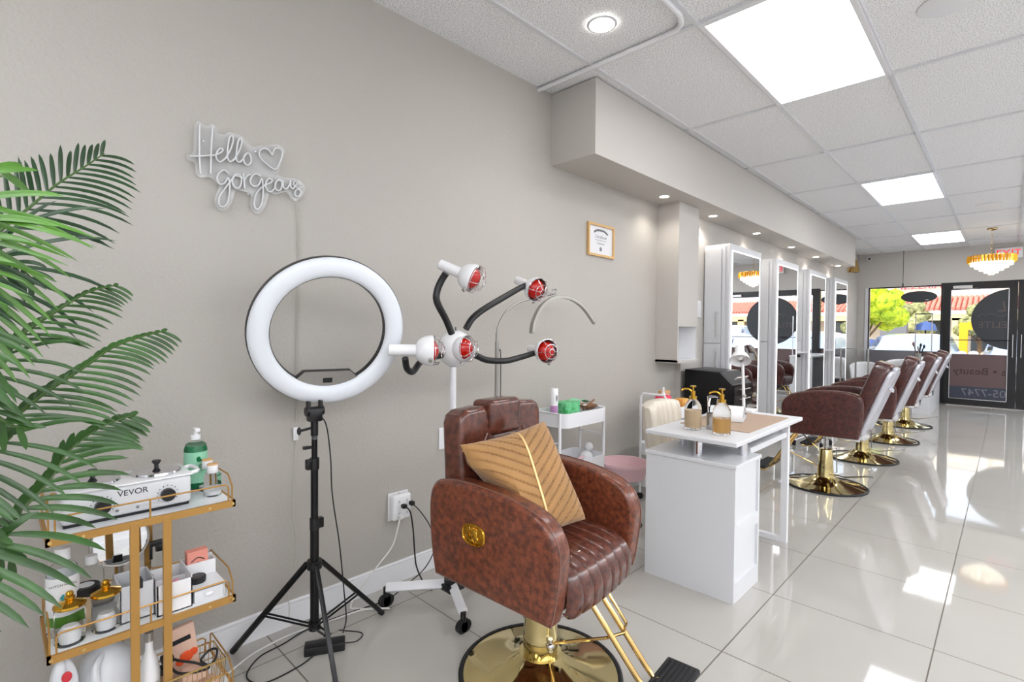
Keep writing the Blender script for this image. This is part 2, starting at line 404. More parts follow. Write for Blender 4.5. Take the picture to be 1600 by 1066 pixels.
# double glass door
def door(n, x0, x1, hinge_left):
    st = .105
    f = B().box((x0,RY1+.0,.0),(x0+st,RY1+.06,HEAD)).box((x1-st,RY1+.0,0),(x1,RY1+.06,HEAD)).box((x0+st,RY1,HEAD-.10),(x1-st,RY1+.06,HEAD)).box((x0+st,RY1,0),(x1-st,RY1+.06,.105))
    d = struct('door_%d' % n, f, 'blackframe')
    gx0, gx1 = x0+st, x1-st
    obj('glass_pane', B().box((gx0,RY1+.028,.105),(gx1,RY1+.034,HEAD-.10)), 'glass', d, False)
    obj('glazing_bead', B().box((gx0,RY1-.004,.105),(gx0+.008,RY1+.01,HEAD-.1)).box((gx1-.008,RY1-.004,.105),(gx1,RY1+.01,HEAD-.1)).box((gx0,RY1-.004,.105),(gx1,RY1+.01,.114)).box((gx0,RY1-.004,HEAD-.109),(gx1,RY1+.01,HEAD-.1)), 'chrome', d, False)
    obj('brown_film', B().box((gx0,RY1+.022,.33),(gx1,RY1+.025,.90)), 'film_brown', d, False)
    obj('blue_film', B().box((gx0,RY1+.021,.114),(gx1,RY1+.025,.33)), 'film_blue', d, False)
    obj('push_bar', B().cyl((gx0,RY1-.012,1.15),(gx1,RY1-.012,1.15),.007).box((gx0-.03,RY1-.02,1.135),(gx0,RY1,1.165)).box((gx1,RY1-.02,1.135),(gx1+.03,RY1,1.165)), 'black_metal', d, False)
    hx = x1-.05 if hinge_left else x0+.05
    obj('pull_handle', B().tube([(hx,RY1,.85),(hx,RY1-.04,.87),(hx,RY1-.04,1.25),(hx,RY1,1.27)], .007, 8), 'chrome', d)
    cx = x0+.13 if hinge_left else x1-.13-.26
    cl = obj('door_closer', B().box((cx,RY1-.045,HEAD-.085),(cx+.26,RY1,HEAD-.03), .006), 'steel', d, False)
    obj('closer_arm', B().tube([(cx+.1,RY1-.05,HEAD-.09),(cx+.34,RY1-.1,HEAD-.095),(cx+.2,RY1-.01,HEAD-.095)], .006, 6), 'steel', cl)
    return d
XM = 2.25
d1 = door(1, DX0+.012, XM, True); d2 = door(2, XM+.002, DX1, False)
struct('trim_6', B().box((DX0-.02,RY1-.002,HEAD-.001),(DX1+.02,RY1+.09,HEAD+.03)).box((DX0-.02,RY1+.0,0),(DX0+.01,RY1+.09,HEAD)), 'blackframe')
struct('trim_7', B().box((DX0+.1,RY1-.16,0),(DX1-.1,RY1-.02,.012), .004), 'steel')
# round shop decal, one half on each leaf (seen from behind, so the writing reads reversed)
def decal(d, x0, x1):
    cx, cz, r, rz = 2.2, 1.51, .53, .52; pts = []
    n = 64
    for k in range(n):
        a = 2*PI*k/n; x = cx+r*math.cos(a); z = cz+rz*math.sin(a); pts.append((min(max(x, x0), x1), z))
    out = []
    for p in pts:
        if not out or (abs(p[0]-out[-1][0])+abs(p[1]-out[-1][1])) > 1e-4: out.append(p)
    obj('round_decal', B().prism(out, RY1+.0195, RY1+.0225, 'xz'), 'decal', d, False)
decal(d1, d1_g0 := DX0+.012+.105, XM-.105); decal(d2, XM+.002+.105, DX1-.105)
def mirrored(cx, cz, y): return frame_mtx((cx, y, cz), (-1,0,0), (0,0,1))
ty = RY1+.0185
text('lettering', 'ELITE', .16, 'decal_mark', d1, mirrored(1.945, 1.41, ty), .0004)
text('monogram', 'L', .25, 'decal_mark', d1, mirrored(2.07, 1.72, ty), .0004, shear=.15)
obj('crest', B().tube([(1.75,ty,1.55),(1.80,ty,1.60),(1.86,ty,1.58),(1.92,ty,1.61),(2.0,ty,1.57),(2.08,ty,1.56),(2.13,ty,1.60)], .006, 5, smooth=4), 'decal_mark', d1)
ty2 = RY1+.0205
text('lettering', 'Nails • Beauty', .17, 'film_dark', d1, frame_mtx((1.45, ty2, .60), (-1,0,0), (0,0,1)), .0004, 'RIGHT')
text('phone_number', '05-7747', .175, 'film_light', d1, frame_mtx((1.56, ty2, .225), (-1,0,0), (0,0,1)), .0004, 'RIGHT')

# ---------------------------------------------------------------- lit ceiling panels, downlights
def panel(x0, y0, label):
    t = thing('ceiling_light_panel', label, 'ceiling light', (x0+.305, y0+.6235, RZ), 0, 'recessed ceiling light panels')
    obj('diffuser', B().box((-.28,-.595,-.012),(.28,.595,-.008)), 'panel', t, False)
    f = B()
    for a, b in (((-.305,-.6235,-.014),(-.28,.6235,.002)),((.28,-.6235,-.014),(.305,.6235,.002)),((-.28,-.6235,-.014),(.28,-.595,.002)),((-.28,.595,-.014),(.28,.6235,.002))): f.box(a, b)
    obj('frame', f, 'white_metal', t, False)
names = {(0,-1): 'ceiling light panel behind the camera position, left row', (0,0): 'largest, nearest lit ceiling panel at top right', (0,1): 'middle lit ceiling panel, above the styling chairs', (0,2): 'farthest and smallest lit ceiling panel, near the chandelier'}
for k in (-1,0,1,2): panel(1.020, y0g+dyg*3*k, names[(0,k)])
for k in (-4,-3): panel(2.24, y0g+dyg*k, 'added fill light panel in the unseen ceiling, centre row behind the camera, number %d from the back wall' % (k+5))  # panels added behind the camera to brighten the near end
for k in range(-4, 7):
    panel(3.46, y0g+dyg*k, 'added fill light panel in the right row outside the view, number %d from the back' % (k+5))  # unseen row added in every bay to raise the room brightness
    panel(4.07, y0g+dyg*k, 'added fill light panel next to the right wall outside the view, number %d from the back' % (k+5))  # second unseen row, added for more fill from the right
def downlight(loc, r, label, m, group=None, W=None, spot=110):
    t = thing('downlight', label, 'ceiling light', loc, 0, group)
    obj('lens', B().lathe([(r*.86,-.003),(r*.86,-.001)], 28), m, t)
    obj('trim_ring', B().lathe([(r*.86,0),(r*.86,-.005),(r,-.004),(r*1.06,0)], 28, cap=False), 'white_metal', t)
    if W:
        l = bpy.data.lights.new('downlight_beam', 'SPOT'); l.energy = W; l.spot_size = math.radians(spot); l.spot_blend = .8; l.shadow_soft_size = .03; l.color = (1,.93,.84)
        lo = bpy.data.objects.new('downlight_beam', l); COL.objects.link(lo); lo.parent = t; lo.location = (0,0,-.02)
downlight((.672,2.146,RZ), .072, 'round lit downlight in the ceiling tile near the bulkhead corner', 'lamp', None, DOWNLIGHT_W*1.6)
for i, y in enumerate((3.739,4.665,5.80,7.02,8.15,9.45)):
    downlight((.18,y,2.33), .042, ['nearest small spot under the bulkhead, beside the boxed column','second small spot under the bulkhead, over the first wall station','third small spot under the bulkhead','fourth small spot under the bulkhead','fifth small spot under the bulkhead','last small spot at the far end of the bulkhead'][i], 'spot', 'small spots under the bulkhead', DOWNLIGHT_W*.85, 130)
def speaker(x, y, r, label):
    t = thing('ceiling_speaker', label, 'speaker', (x,y,RZ), 0, 'round ceiling speakers')
    obj('grille', B().lathe([(0,-.008),(r*.8,-.008),(r,-.002),(r,.002)], 28), 'white_metal', t)
def cp(px, py):
    d = (px-800)/FPX*CR-(py-533)/FPX*CU+_f; return CAM+d*((RZ-CAM.z)/d.z)
p = cp(1480,6); speaker(p.x, p.y, .11, 'round ceiling grille at the top edge, right of the largest panel')
p = cp(1545,320); speaker(p.x, p.y, .12, 'round ceiling grille in front of the chandelier')

# ================================================================ STYLING CHAIR
def chair(name, label, loc, rz, zb, recline, body, topm, near=False, group=None, shell=True):
    t = thing(name, label, 'salon chair', loc, rz, group)
    # base
    prof = [(.286,.006),(.284,.012),(.25,.020),(.19,.032),(.13,.050),(.092,.070),(.078,.082)]
    obj('base_plate', B().lathe(prof, 64), 'gold_base', t)
    obj('base_rim', B().lathe([(.284,0),(.298,.002),(.300,.010),(.292,.017),(.282,.014)], 64, cap=False), 'rubber', t)
    if near:
        c = obj('column', B().lathe([(.062,.075),(.062,.105),(.064,.11),(.064,.15),(.062,.155),(.062,.175),(.060,.19),(.060,zb-.005)], 40), 'gold_base', t)
        obj('column_cover', B().lathe([(.0625,.215),(.0625,zb-.003)], 40, cap=False), 'gold_base', c)
        obj('pedal_joint', B().cyl((.066,-.03,.12),(.066,-.03,.165),.010).sph((.068,-.032,.14),.014), 'chrome', t)
    else:
        c = obj('column', B().lathe([(.064,.07),(.062,.075),(.055,.16),(.047,.30),(.044,.305),(.02,.31)], 40), 'gold_base', t)
        obj('piston', B().cyl((0,0,.30),(0,0,zb+.01),.013), 'steel', t)
        obj('pump_lever', B().tube([(-.02,-.07,.085),(-.06,-.10,.10),(-.04,-.17,.29),(-.0,-.05,.29)], .0045, 6), 'steel', t)
    obj('pump_pedal', B().tube([(-.06,.03,.11),(-.16,.10,.12),(-.30,.17,.17),(-.36,.19,.18)], .007, 8), 'steel', t)
    # seat: ribbed pad running over the front edge
    nr = 7; hw = .2
    path = crom([Vector((-.20,0,.150)),Vector((0,0,.158)),Vector((.16,0,.150)),Vector((.235,0,.125)),Vector((.262,0,.07)),Vector((.255,0,.01)),Vector((.235,0,-.005))], 6)
    def sf(u, v):
        i = min(int(u*(len(path)-1)), len(path)-2); f = u*(len(path)-1)-i
        p = path[i].lerp(path[i+1], f); d = (path[i+1]-path[i]).normalized(); n = Vector((-d.z,0,d.x))
        ph = v*nr; fr = ph-math.floor(ph)
        a = .0065*(1-abs(2*fr-1)**6) if v < 1 else 0
        edge = min(v,1-v)*2; fall = -.02*max(0,1-edge*8)**2
        bow = .03*(1-(2*v-1)**2)*max(0, u-.4)
        q = p+n*(a+fall)+Vector((bow,0,0)); return (q.x, (v-.5)*2*hw, zb+q.z)
    b = B().grid(sf, len(path)-1, nr*14)
    obj('seat', b, topm, t)
    obj('seat_frame', B().box((-.22,-hw+.004,zb),(.215,hw-.004,zb+.125), .012), body, t)
    # arms
    top = [( .232,.0),(.246,.06),(.262,.18),(.258,.24),(.232,.288),(.185,.322),(.10,.346),(.0,.360),(-.12,.366),(-.22,.358),(-.27,.338),(-.292,.295),(-.296,.22),(-.285,.10),(-.265,.012)]
    out = [(v.x, v.y) for v in crom([Vector((a,c_,0)) for a, c_ in top], 4)]
    for sgn in (-1, 1):
        y0, y1 = sgn*.205, sgn*.285
        arm = obj('arm', B().prism([(a,zb+c_) for a, c_ in out], y0, y1, 'xz', .018, 4), body, t)
        pp = [Vector((a, 0, zb+c_)) for a, c_ in out]
        obj('piping', B().tube([Vector((p.x, y1-sgn*.017, p.z)) for p in pp], .0026, 6), 'piping', arm)
        if near:
            ex, ez = -.070, zb+.205
            em = obj('emblem', B().prism([(ex+.052*math.copysign(abs(math.cos(a))**.75,math.cos(a)), ez+.036*math.copysign(abs(math.sin(a))**.75,math.sin(a))) for a in [2*PI*k/40 for k in range(40)]], y1-sgn*.002, y1+sgn*.003, 'xz', .001), 'lid_gold', arm)
            yy = y1+sgn*.004
            rb = B().tube([(ex+.048*math.copysign(abs(math.cos(a))**.75,math.cos(a)), yy, ez+.032*math.copysign(abs(math.sin(a))**.75,math.sin(a))) for a in [2*PI*k/40 for k in range(40)]], .0035, 6, closed=True)
            rb.sph((ex+.004,yy,ez+.004),.018,(.9,.28,1.1)).sph((ex+.014,yy,ez-.010),.009,(1.2,.5,.9)).sph((ex-.002,yy,ez+.022),.006,(1,.5,1)).sph((ex+.014,yy,ez+.020),.006,(1,.5,1))
            for k in range(11):
                a = math.radians(60+k*24); c0 = Vector((ex-.004,yy,ez)); rb.tube([c0+Vector((math.cos(a)*.014,0,math.sin(a)*.014)), c0+Vector((math.cos(a+.25)*.022,sgn*.001,math.sin(a+.25)*.022)), c0+Vector((math.cos(a+.1)*.031,0,math.sin(a+.1)*.027))], .004, 6, rend=.0015)
            obj('lion_relief', rb, 'lid_gold', em)
    # backrest
    bl, hb = .60, .225
    a = recline
    mt = Matrix.Translation((-.20,0,zb+.05)) @ Matrix.Rotation(-a, 4, 'Y')
    W = .238
    def bout():
        return rrect(-W, 0, W, bl-.06, .045, 6)
    # slab with a head notch
    o_ = [(-W+.02,0),(W-.02,0),(W,.03),(W,bl-.10),(W-.012,bl-.07),(W-.04,bl-.055),(.105,bl-.05),(.085,bl-.07),(.078,bl-.13),(.055,bl-.155),(-.055,bl-.155),(-.078,bl-.13),(-.085,bl-.07),(-.105,bl-.05),(-W+.04,bl-.055),(-W+.012,bl-.07),(-W,bl-.10),(-W,.03)]
    bk = obj('backrest', B().prism(o_, -.055, .045, 'yz', .020, 4, mtx=mt), topm if near else body, t)
    obj('headrest', B().box((-.05,-.088,bl-.165),(.062,.088,bl-.03), .022, 4, mtx=mt), topm, t)
    for yy in (-.13,.13): obj('back_seam', B().tube([mt @ Vector((.0475,yy*1.25,.06)), mt @ Vector((.0475,yy*1.1,bl*.6)), mt @ Vector((.0475,yy*.8,bl-.15))], .003, 6, smooth=5), 'piping', bk)
    if shell:
        sh = B().prism(rrect(-W+.008,.0,W-.008,bl-.065,.05,5), -.082, -.052, 'yz', .014, 3, mtx=mt)
        obj('back_shell', sh, 'shell', t)
        obj('back_cap', B().box((-.085,-.085,bl-.17),(-.052,.085,bl-.04), .012, 3, mtx=mt), 'shell', t)
        obj('recline_lever', B().tube([mt @ Vector((-.085,-.05,bl-.20)), mt @ Vector((-.11,-.02,bl-.215)), mt @ Vector((-.11,.03,bl-.215)), mt @ Vector((-.085,.06,bl-.20))], .009, 8, smooth=3), 'chrome', t)
        obj('recline_housing', B().box((-.29,-.10,zb-.03),(-.19,.10,zb+.10), .03, 4).box((-.25,-.12,zb-.035),(-.10,.12,zb+.01), .015, 3), 'chrome', t)
    # foot rest
    fr = B()
    ya, yb = (-.02,.05) if near else (-.075,.075)
    for yy in (ya, yb): fr.tube([(.17,yy,zb+.02),(.20,yy,zb-.005),(.375,yy+.03,.145),(.40,yy+.035,.115),(.46,yy+.04,.10)], .0095, 10)
    obj('footrest_bars', fr, 'gold', t)
    obj('footrest_brace', B().tube([(.066,-.03,.15),(.27,.0,.235),(.31,.05,.245),(.30,.085,.26),(.20,.085,zb)], .0055, 8), 'gold', t)
    obj('upper_brace', B().tube([(.05,.02,.30),(.20,.0,zb-.02)], .0055, 8), 'gold', t)
    fp = obj('footplate', B().box((.40,-.17,.082),(.50,.21,.10), .008, 2), 'gold', t)
    pd = B().box((.395,-.18,.10),(.51,.22,.12), .008, 2)
    for k in range(6): pd.box((.405+.017*k,-.165,.119),(.412+.017*k,.205,.124))
    obj('foot_pad', pd, 'rubber', fp)
    return t
big = chair('salon_chair', 'large mottled brown leather salon chair in the foreground with a tan pillow on its seat', (.95,1.40,0), math.radians(5), .375, math.radians(3), 'leather', 'leather_top', near=True, shell=False)
ch1 = chair('styling_chair', 'nearest of the row of brown styling chairs facing the wall mirrors, beside the white desk', (1.10,4.79,0), PI, .445, math.radians(20), 'leather_dark', 'leather_dark', group='row of styling chairs at the wall mirrors')
dup(ch1, (1.13,6.09,0), PI, 'second brown styling chair in the row facing the wall mirrors')
dup(ch1, (1.16,7.36,0), PI, 'third brown styling chair in the row facing the wall mirrors')
dup(ch1, (1.16,8.72,0), PI, 'farthest brown styling chair, in front of the reception counter')

# pillow
def pillow():
    hw = .193; c = Vector((.955,1.302,.722)); nrm = Vector((.88,-.15,.50)).normalized()
    side = Vector((-.07,.97,.0)); side = (side-nrm*side.dot(nrm)).normalized(); up = nrm.cross(side)
    if up.z < 0: up = -up
    ang = math.radians(0); s2 = side*math.cos(ang)+up*math.sin(ang); u2 = -side*math.sin(ang)+up*math.cos(ang)
    t = thing('throw_pillow', 'square tan throw pillow with leaf-like pleats and a gold centre line on the salon chair', 'pillow', c)
    ca, sa = math.cos(math.radians(5)), math.sin(math.radians(5))
    def P(a, b, h):     # the lower corner is squashed against the inside of the chair arm
        q = c+s2*a+u2*b+nrm*h; dx, dy = q.x-.95, q.y-1.40; ly = -sa*dx+ca*dy; lx = ca*dx+sa*dy
        if q.z < .80 and ly < -.15:
            k = min(1, (.80-q.z)/.08); lim = -.198+.0012*h*100
            ly2 = max(ly, lim+(ly+.15)*.02); ly = ly*(1-k)+ly2*k
        q.x = .95+ca*lx-sa*ly; q.y = 1.40+sa*lx+ca*ly; q.z = max(q.z, .541)
        return q-c
    def shape(a, b):   # a,b in -1..1 ; pinched sides
        k = 1-.07*(1-abs(a)**2)*(abs(b)**3); l = 1-.07*(1-abs(b)**2)*(abs(a)**3)
        return a*hw*l, b*hw*k
    def linea(b): return .05+.04*b-.14*(b*b-1)*0+.05*math.sin(b*1.6)   # centre line position
    def H(a, b): return .062*(max(0,(1-a**4))*max(0,(1-b**4)))**.45+.002
    def f(u, v):
        a, b = u*2-1, v*2-1; x, y = shape(a, b); d = a-linea(b)
        s = (b+abs(d)*(-.62))*5.4
        rid = abs(((s) % 1)-.5)*2
        h = H(a,b)-.010*max(0,1-((1-rid))*6 if rid > .8 else 0)
        return P(x, y, h)
    obj('front_cover', B().grid(f, 90, 90), 'pillow', t)
    obj('back_cover', B().grid(lambda u, v: P(*shape(u*2-1, v*2-1), -H(u*2-1, v*2-1)*.8), 30, 30), 'pillow', t)
    pts = []
    for k in range(25):
        b = -1+2*k/24; a = linea(b); x, y = shape(a, b); pts.append(P(x, y, H(a,b)+.001))
    obj('centre_piping', B().tube(pts, .0042, 6), 'gold_thread', t)
pillow()

# ================================================================ RING LIGHT
def ring_light():
    t = thing('ring_light', 'large white ring light on a black tripod stand in front of the wall', 'ring light', (.24,.872,0))
    c = Vector((.03,.050,1.245)); n = Vector((.93,-.20,-.25)).normalized()
    q = Vector((0,0,1)).rotation_difference(n).to_matrix().to_4x4(); mt = Matrix.Translation(c) @ q
    Ro, Ri = .292, .218
    prof = []
    for k in range(13):
        a = PI*k/12; prof.append(((Ro+Ri)/2+(Ro-Ri)/2*math.cos(a), .026*math.sin(a)**.8))
    obj('diffuser', B().lathe(prof, 96, mt, cap=False), 'silver_ring', t)
    obj('housing', B().lathe([(Ro+.002,.001),(Ro+.003,-.024),(Ro-.004,-.030),(Ri+.004,-.030),(Ri-.003,-.024),(Ri-.002,.001)], 96, mt, cap=False), 'black', t)
    # control panel at the bottom, in ring plane
    up = Vector((0,0,1)); up = (up-n*up.dot(n)).normalized(); sd_ = up.cross(n).normalized()
    if sd_.y < 0: sd_ = -sd_
    bm_ = frame_mtx(c, sd_, up)
    o_ = [(-.125,-.190)]+[(.228*math.sin(a), -.228*math.cos(a)) for a in [math.radians(d) for d in (-33,-22,-11,0,11,22,33)]]+[(.125,-.190),(.09,-.158),(-.09,-.158)]
    sg = 1 if bm_.to_3x3().col[2].dot(n) > 0 else -1
    pn = obj('control_panel', B().prism(o_, -.022*sg, .004*sg, 'xy', mtx=bm_), 'black', t, False)
    obj('panel_face', B().prism([(x*.97, y*.985-.003) for x, y in o_], .004*sg, .006*sg, 'xy', mtx=bm_), mat_face(), pn, False)
    obj('display', B().box((-.018,-.205,.006*sg),(.018,-.185,.0075*sg), mtx=bm_), 'black', pn, False)
    bb = B()
    for x, y in ((-.05,-.182),(-.05,-.208),(.05,-.182),(.05,-.208)): bb.cyl(bm_ @ Vector((x,y,.006*sg)), bm_ @ Vector((x,y,.0075*sg)), .003, n=8)
    obj('buttons', bb, 'ink', pn)
    # stand
    zt = .945
    pole = B().cyl((0,0,.10),(0,0,.50),.0165).cyl((0,0,.50),(0,0,.72),.014).cyl((0,0,.72),(0,0,zt-.02),.011)
    obj('pole', pole, 'black_metal', t)
    hd = B().box((-.02,-.025,zt-.045),(.02,.025,zt+.0), .005).cyl((0,-.034,zt-.005),(0,.034,zt-.005),.018).box((-.012,-.03,zt-.01),(.012,-.018,zt+.035), .003).box((-.012,.018,zt-.01),(.012,.03,zt+.035), .003).cyl((0,0,zt-.10),(0,0,zt-.045),.014)
    obj('tilt_head', hd, 'black', t)
    obj('head_knob', B().cyl((0,-.015,zt-.07),(0,-.05,zt-.075),.005).sph((0,-.06,zt-.076),.013,(.6,.6,1.2)), 'black', t)
    obj('ring_collar', B().cyl((0,0,zt-.115),(0,0,zt-.10),.011), 'wplastic', t)
    for z, s in ((.735,-1),(.50,1)):
        obj('clamp', B().cyl((0,0,z-.022),(0,0,z+.022),.018).box((-.012,-.012,z-.02),(.012,.034*s,z+.02), .004), 'black', t)
    obj('clamp_knob', B().cyl((0,-.01,.80),(0,-.03,.802),.006).box((-.006,-.045,.795),(.006,-.02,.808), .002), 'black', t)
    hubz = .345
    obj('leg_collar', B().cyl((0,0,hubz-.02),(0,0,hubz+.012),.028), 'black', t)
    obj('brace_collar', B().cyl((0,0,.085),(0,0,.115),.023), 'black', t)
    for fx, fy in ((-.20,-.235),(-.03,.32),(.285,-.05)):
        d = Vector((fx,fy,0)); h0 = Vector((0,0,hubz))+d.normalized()*.026
        lg = obj('leg', B().box((-.0095,-.0085,0),(.0095,.0085,(d+Vector((0,0,.008))-h0).length), .002, 2, mtx=track(h0, d+Vector((0,0,.008)))), 'black_metal', t)
        obj('leg_foot', B().cyl(d+Vector((0,0,.022))-d.normalized()*.014, d+Vector((0,0,.008)), .011), 'rubber', lg)
        mid = h0.lerp(d, .58)+Vector((0,0,.005)); s_ = d.normalized().cross(Vector((0,0,1)))*.010
        obj('brace', B().tube([Vector((0,0,.10))+s_+d.normalized()*.015, mid+s_], .0042, 6).tube([Vector((0,0,.10))-s_+d.normalized()*.015, mid-s_], .0042, 6), 'black_metal', t)
    return t
def mat_face(): 
    if 'panel_face' not in M: M['panel_face'] = mat('rose_grey_panel', (150,146,142), .3, .5)
    return 'panel_face'
def track(a, b):
    a, b = Vector(a), Vector(b); d = (b-a).normalized(); q = Vector((0,0,1)).rotation_difference(d)
    return Matrix.Translation(a) @ q.to_matrix().to_4x4()
ring_light()

# ================================================================ FIVE-HEAD HEAT LAMP
def heat_lamp():
    O = Vector((.36,1.46,0))
    t = thing('infrared_lamp', 'white five-head infrared heat lamp with red bulbs on a rolling stand behind the salon chair', 'heat lamp', O)
    hc = Vector((0,.03,1.172)) # hub centre (local)
    obj('pole', B().cyl((0,0,.12),(0,0,.55),.019).cyl((0,0,.55),(0,0,1.09),.015), 'white_metal', t)
    obj('hub', B().sph(hc-Vector((.02,0,0)), .082, (1,1,1.05), 28), 'wplastic', t)
    def head(c, n, r=.05, neck=True, knob=None, name='lamp_head', body=.068):
        n = Vector(n).normalized(); c = Vector(c)
        mt = Matrix.Translation(c) @ Vector((0,0,1)).rotation_difference(n).to_matrix().to_4x4()
        # c = rim centre ; shade behind it
        R = r*1.2
        prof = [(R*.97,.0),(R,-.003)]+[(R*math.cos(a)**.8, -.006-R*1.05*math.sin(a)) for a in [math.radians(q) for q in (10,25,40,55,66)]]
        if neck: prof += [(.0245,-R*1.02-.004),(.0235,-.175),(.019,-.179),(0,-.179)]
        else: prof = prof[:5]
        h = obj(name, B().lathe(prof, 36, mt, cap=False), 'wplastic', t)
        obj('red_bulb', B().lathe([(0,.026),(r*.35,.023),(r*.7,.012),(r*.93,-.006),(r*.98,-.022),(r*.7,-.045),(.01,-.05)], 32, mt, cap=False), 'red', h)
        obj('reflector', B().lathe([(r*1.1,-.004),(r*1.02,-.030),(r*.5,-.050),(0,-.054)], 24, mt, cap=False), 'grey_metal', h)
        obj('bulb_core', B().sph((0,0,-.005), r*.42, (1,1,.5), 14, mt), 'red_filament', h)
        ca = B()
        for rr, z in ((r*1.2,.006),(r*.72,.040),(r*.28,.050)):
            ca.tube([mt @ Vector((rr*math.cos(2*PI*k/28), rr*math.sin(2*PI*k/28), z)) for k in range(28)], .0016, 5, closed=True)
        for k in range(6):
            a = 2*PI*k/6+.3
            ca.tube([mt @ Vector((rr*math.cos(a), rr*math.sin(a), z)) for rr, z in ((r*1.2,.002),(r*1.16,.024),(r*.72,.040),(r*.28,.050))], .0015, 5)
        obj('wire_guard', ca, 'chrome', h)
        kp = mt @ Vector((r*1.22,0,-.012)) if knob is None else Vector(knob)
        kd = (kp-c).normalized()
        obj('knob', B().cyl(kp, kp+kd*.012, .0085, n=12), 'grey_metal', h)
        return h
    loc = lambda px, py, x: wallpt(px, py, x)-O
    c0 = loc(729,545,.425); head(c0, (.88,.22,.02), .049, neck=False)
    # upper-left head: pointing right/down, neck to upper left
    c1 = loc(741,436,.44); head(c1, (.80,.50,-.40), .054, knob=None)
    # right-upper head
    c2 = loc(839,453,.40); head(c2, (.90,-.12,-.34), .053)
    # left head, pointing +y
    c3 = loc(676,548,.46); head(c3, (.52,.85,-.02), .053)
    # right-lower head
    c4 = loc(855,549,.42); head(c4, (.94,-.30,-.03), .053)
    def arm(pts, r=.0155): obj('flexible_arm', B().tube(pts, r, 12, smooth=6), 'black', t)
    arm([loc(706,522,.36),loc(697,500,.36),loc(683,472,.37),loc(683,455,.37),loc(690,438,.38),loc(697,427,.40)])
    arm([loc(728,514,.36),loc(738,498,.36),loc(755,484,.36),loc(785,466,.36),loc(815,449,.36),loc(832,443,.335)])
    arm([loc(744,556,.36),loc(762,563,.36),loc(790,564,.36),loc(815,558,.36),loc(835,552,.36),loc(850,549,.365)])
    arm([loc(690,556,.34),loc(665,560,.36),loc(655,568,.37),loc(645,581,.40),loc(636,576,.43),loc(633,560,.45)], .0135)
    obj('hub_knob', B().cyl(hc+Vector((0,-.01,.085)), hc+Vector((0,-.012,.10)), .008, n=10), 'grey_metal', t)
    # base: three legs with casters
    obj('base_hub', B().cyl((0,0,.085),(0,0,.125),.035).box((-.045,-.045,.075),(.045,.045,.105), .008), 'black', t)
    for fx, fy, in ((-.20,-.22),(.20,-.10),(.02,.33)):
        d = Vector((fx,fy,0)); e = d+Vector((0,0,.085))
        a0 = Vector((0,0,.10)); n_ = d.normalized()
        lg = obj('leg', B().box((-.012,-.02,0),(.012,.02,(e-a0).length), .005, 2, mtx=frame_mtx(a0+n_*0, Vector((0,0,1)), n_.cross(Vector((0,0,1)))*-1) if False else track(a0, e)), 'white_metal', t)
        cs = obj('caster', B().cyl(d+Vector((-.010,-.008,.027)), d+Vector((.010,-.008,.027)), .027, n=20).cyl(d+Vector((-.010,.010,.027)), d+Vector((.010,.010,.027)), .027, n=20), 'rubber', lg)
        obj('caster_fork', B().cyl(d+Vector((0,0,.045)), d+Vector((0,0,.088)), .012), 'black', lg)
heat_lamp()

# grey crescent lamp
def crescent_lamp():
    O = wallpt(776,600,.15); O.z = 0
    t = thing('crescent_lamp', 'slim grey floor lamp with a crescent-shaped head beside the wall behind the heat lamp', 'floor lamp', O)
    L = lambda px, py, x=.15: wallpt(px, py, x)-O
    z1 = L(776,520).z
    obj('pole', B().cyl((0,0,.015),(0,0,z1-.05),.011).cyl((0,0,z1-.05),(0,0,z1+.0),.008), 'grey_metal', t)
    obj('gooseneck', B().tube([Vector((0,0,z1-.01)),L(779,508),L(790,488),L(806,475),L(826,468),L(845,464),L(862,459)], .006, 10, smooth=5), 'grey_metal', t)
    obj('joint', B().tube([L(855,462),L(868,459),L(869,452),L(862,453)], .005, 8), 'chrome', t)
    arc = crom([L(831,521,.20),L(834,503,.20),L(844,482,.20),L(860,468,.20),L(877,464,.20),L(895,468,.20),L(912,481,.20),L(929,505,.20)], 8)
    b = B()
    n = len(arc); rows = []
    for i, p in enumerate(arc):
        a = arc[max(0,i-1)]; c = arc[min(n-1,i+1)]; d = (c-a).normalized(); nn = Vector((1,0,0)); s_ = d.cross(nn).normalized()
        rows.append([b.bm.verts.new(p+s_*u*.5+nn*v) for u, v in ((-.022,-.012),(.022,-.012),(.022,.012),(-.022,.012))])
    for A, C in zip(rows, rows[1:]):
        for k in range(4): b.bm.faces.new((A[k],A[(k+1)%4],C[(k+1)%4],C[k]))
    b.bm.faces.new(rows[0]); b.bm.faces.new(rows[-1])
    hd = obj('crescent_head', b, 'grey_metal', t, False)
    b = B(); rows = []
    for i, p in enumerate(arc[1:-1]):
        a = arc[i]; c = arc[i+2]; d = (c-a).normalized(); nn = Vector((1,0,0)); s_ = d.cross(nn).normalized()
        rows.append([b.bm.verts.new(p+s_*u+nn*.0125) for u in (-.007,.007)])
    for A, C in zip(rows, rows[1:]): b.bm.faces.new((A[0],A[1],C[1],C[0]))
    obj('light_cover', b, mat('crescent_cover', (186,182,176), .4), hd, False)
    obj('base_disc', B().lathe([(.14,.0),(.14,.01),(.13,.018),(.02,.02)], 32), 'grey_metal', t)
    obj('power_cord', B().tube([Vector((.0,.015,z1-.1)),Vector((.0,.03,z1-.14)),Vector((0,.028,.6)),Vector((0,.03,.3)),Vector((0,.03,.025))], .0025, 6, smooth=4), 'cord_black', t)
crescent_lamp()

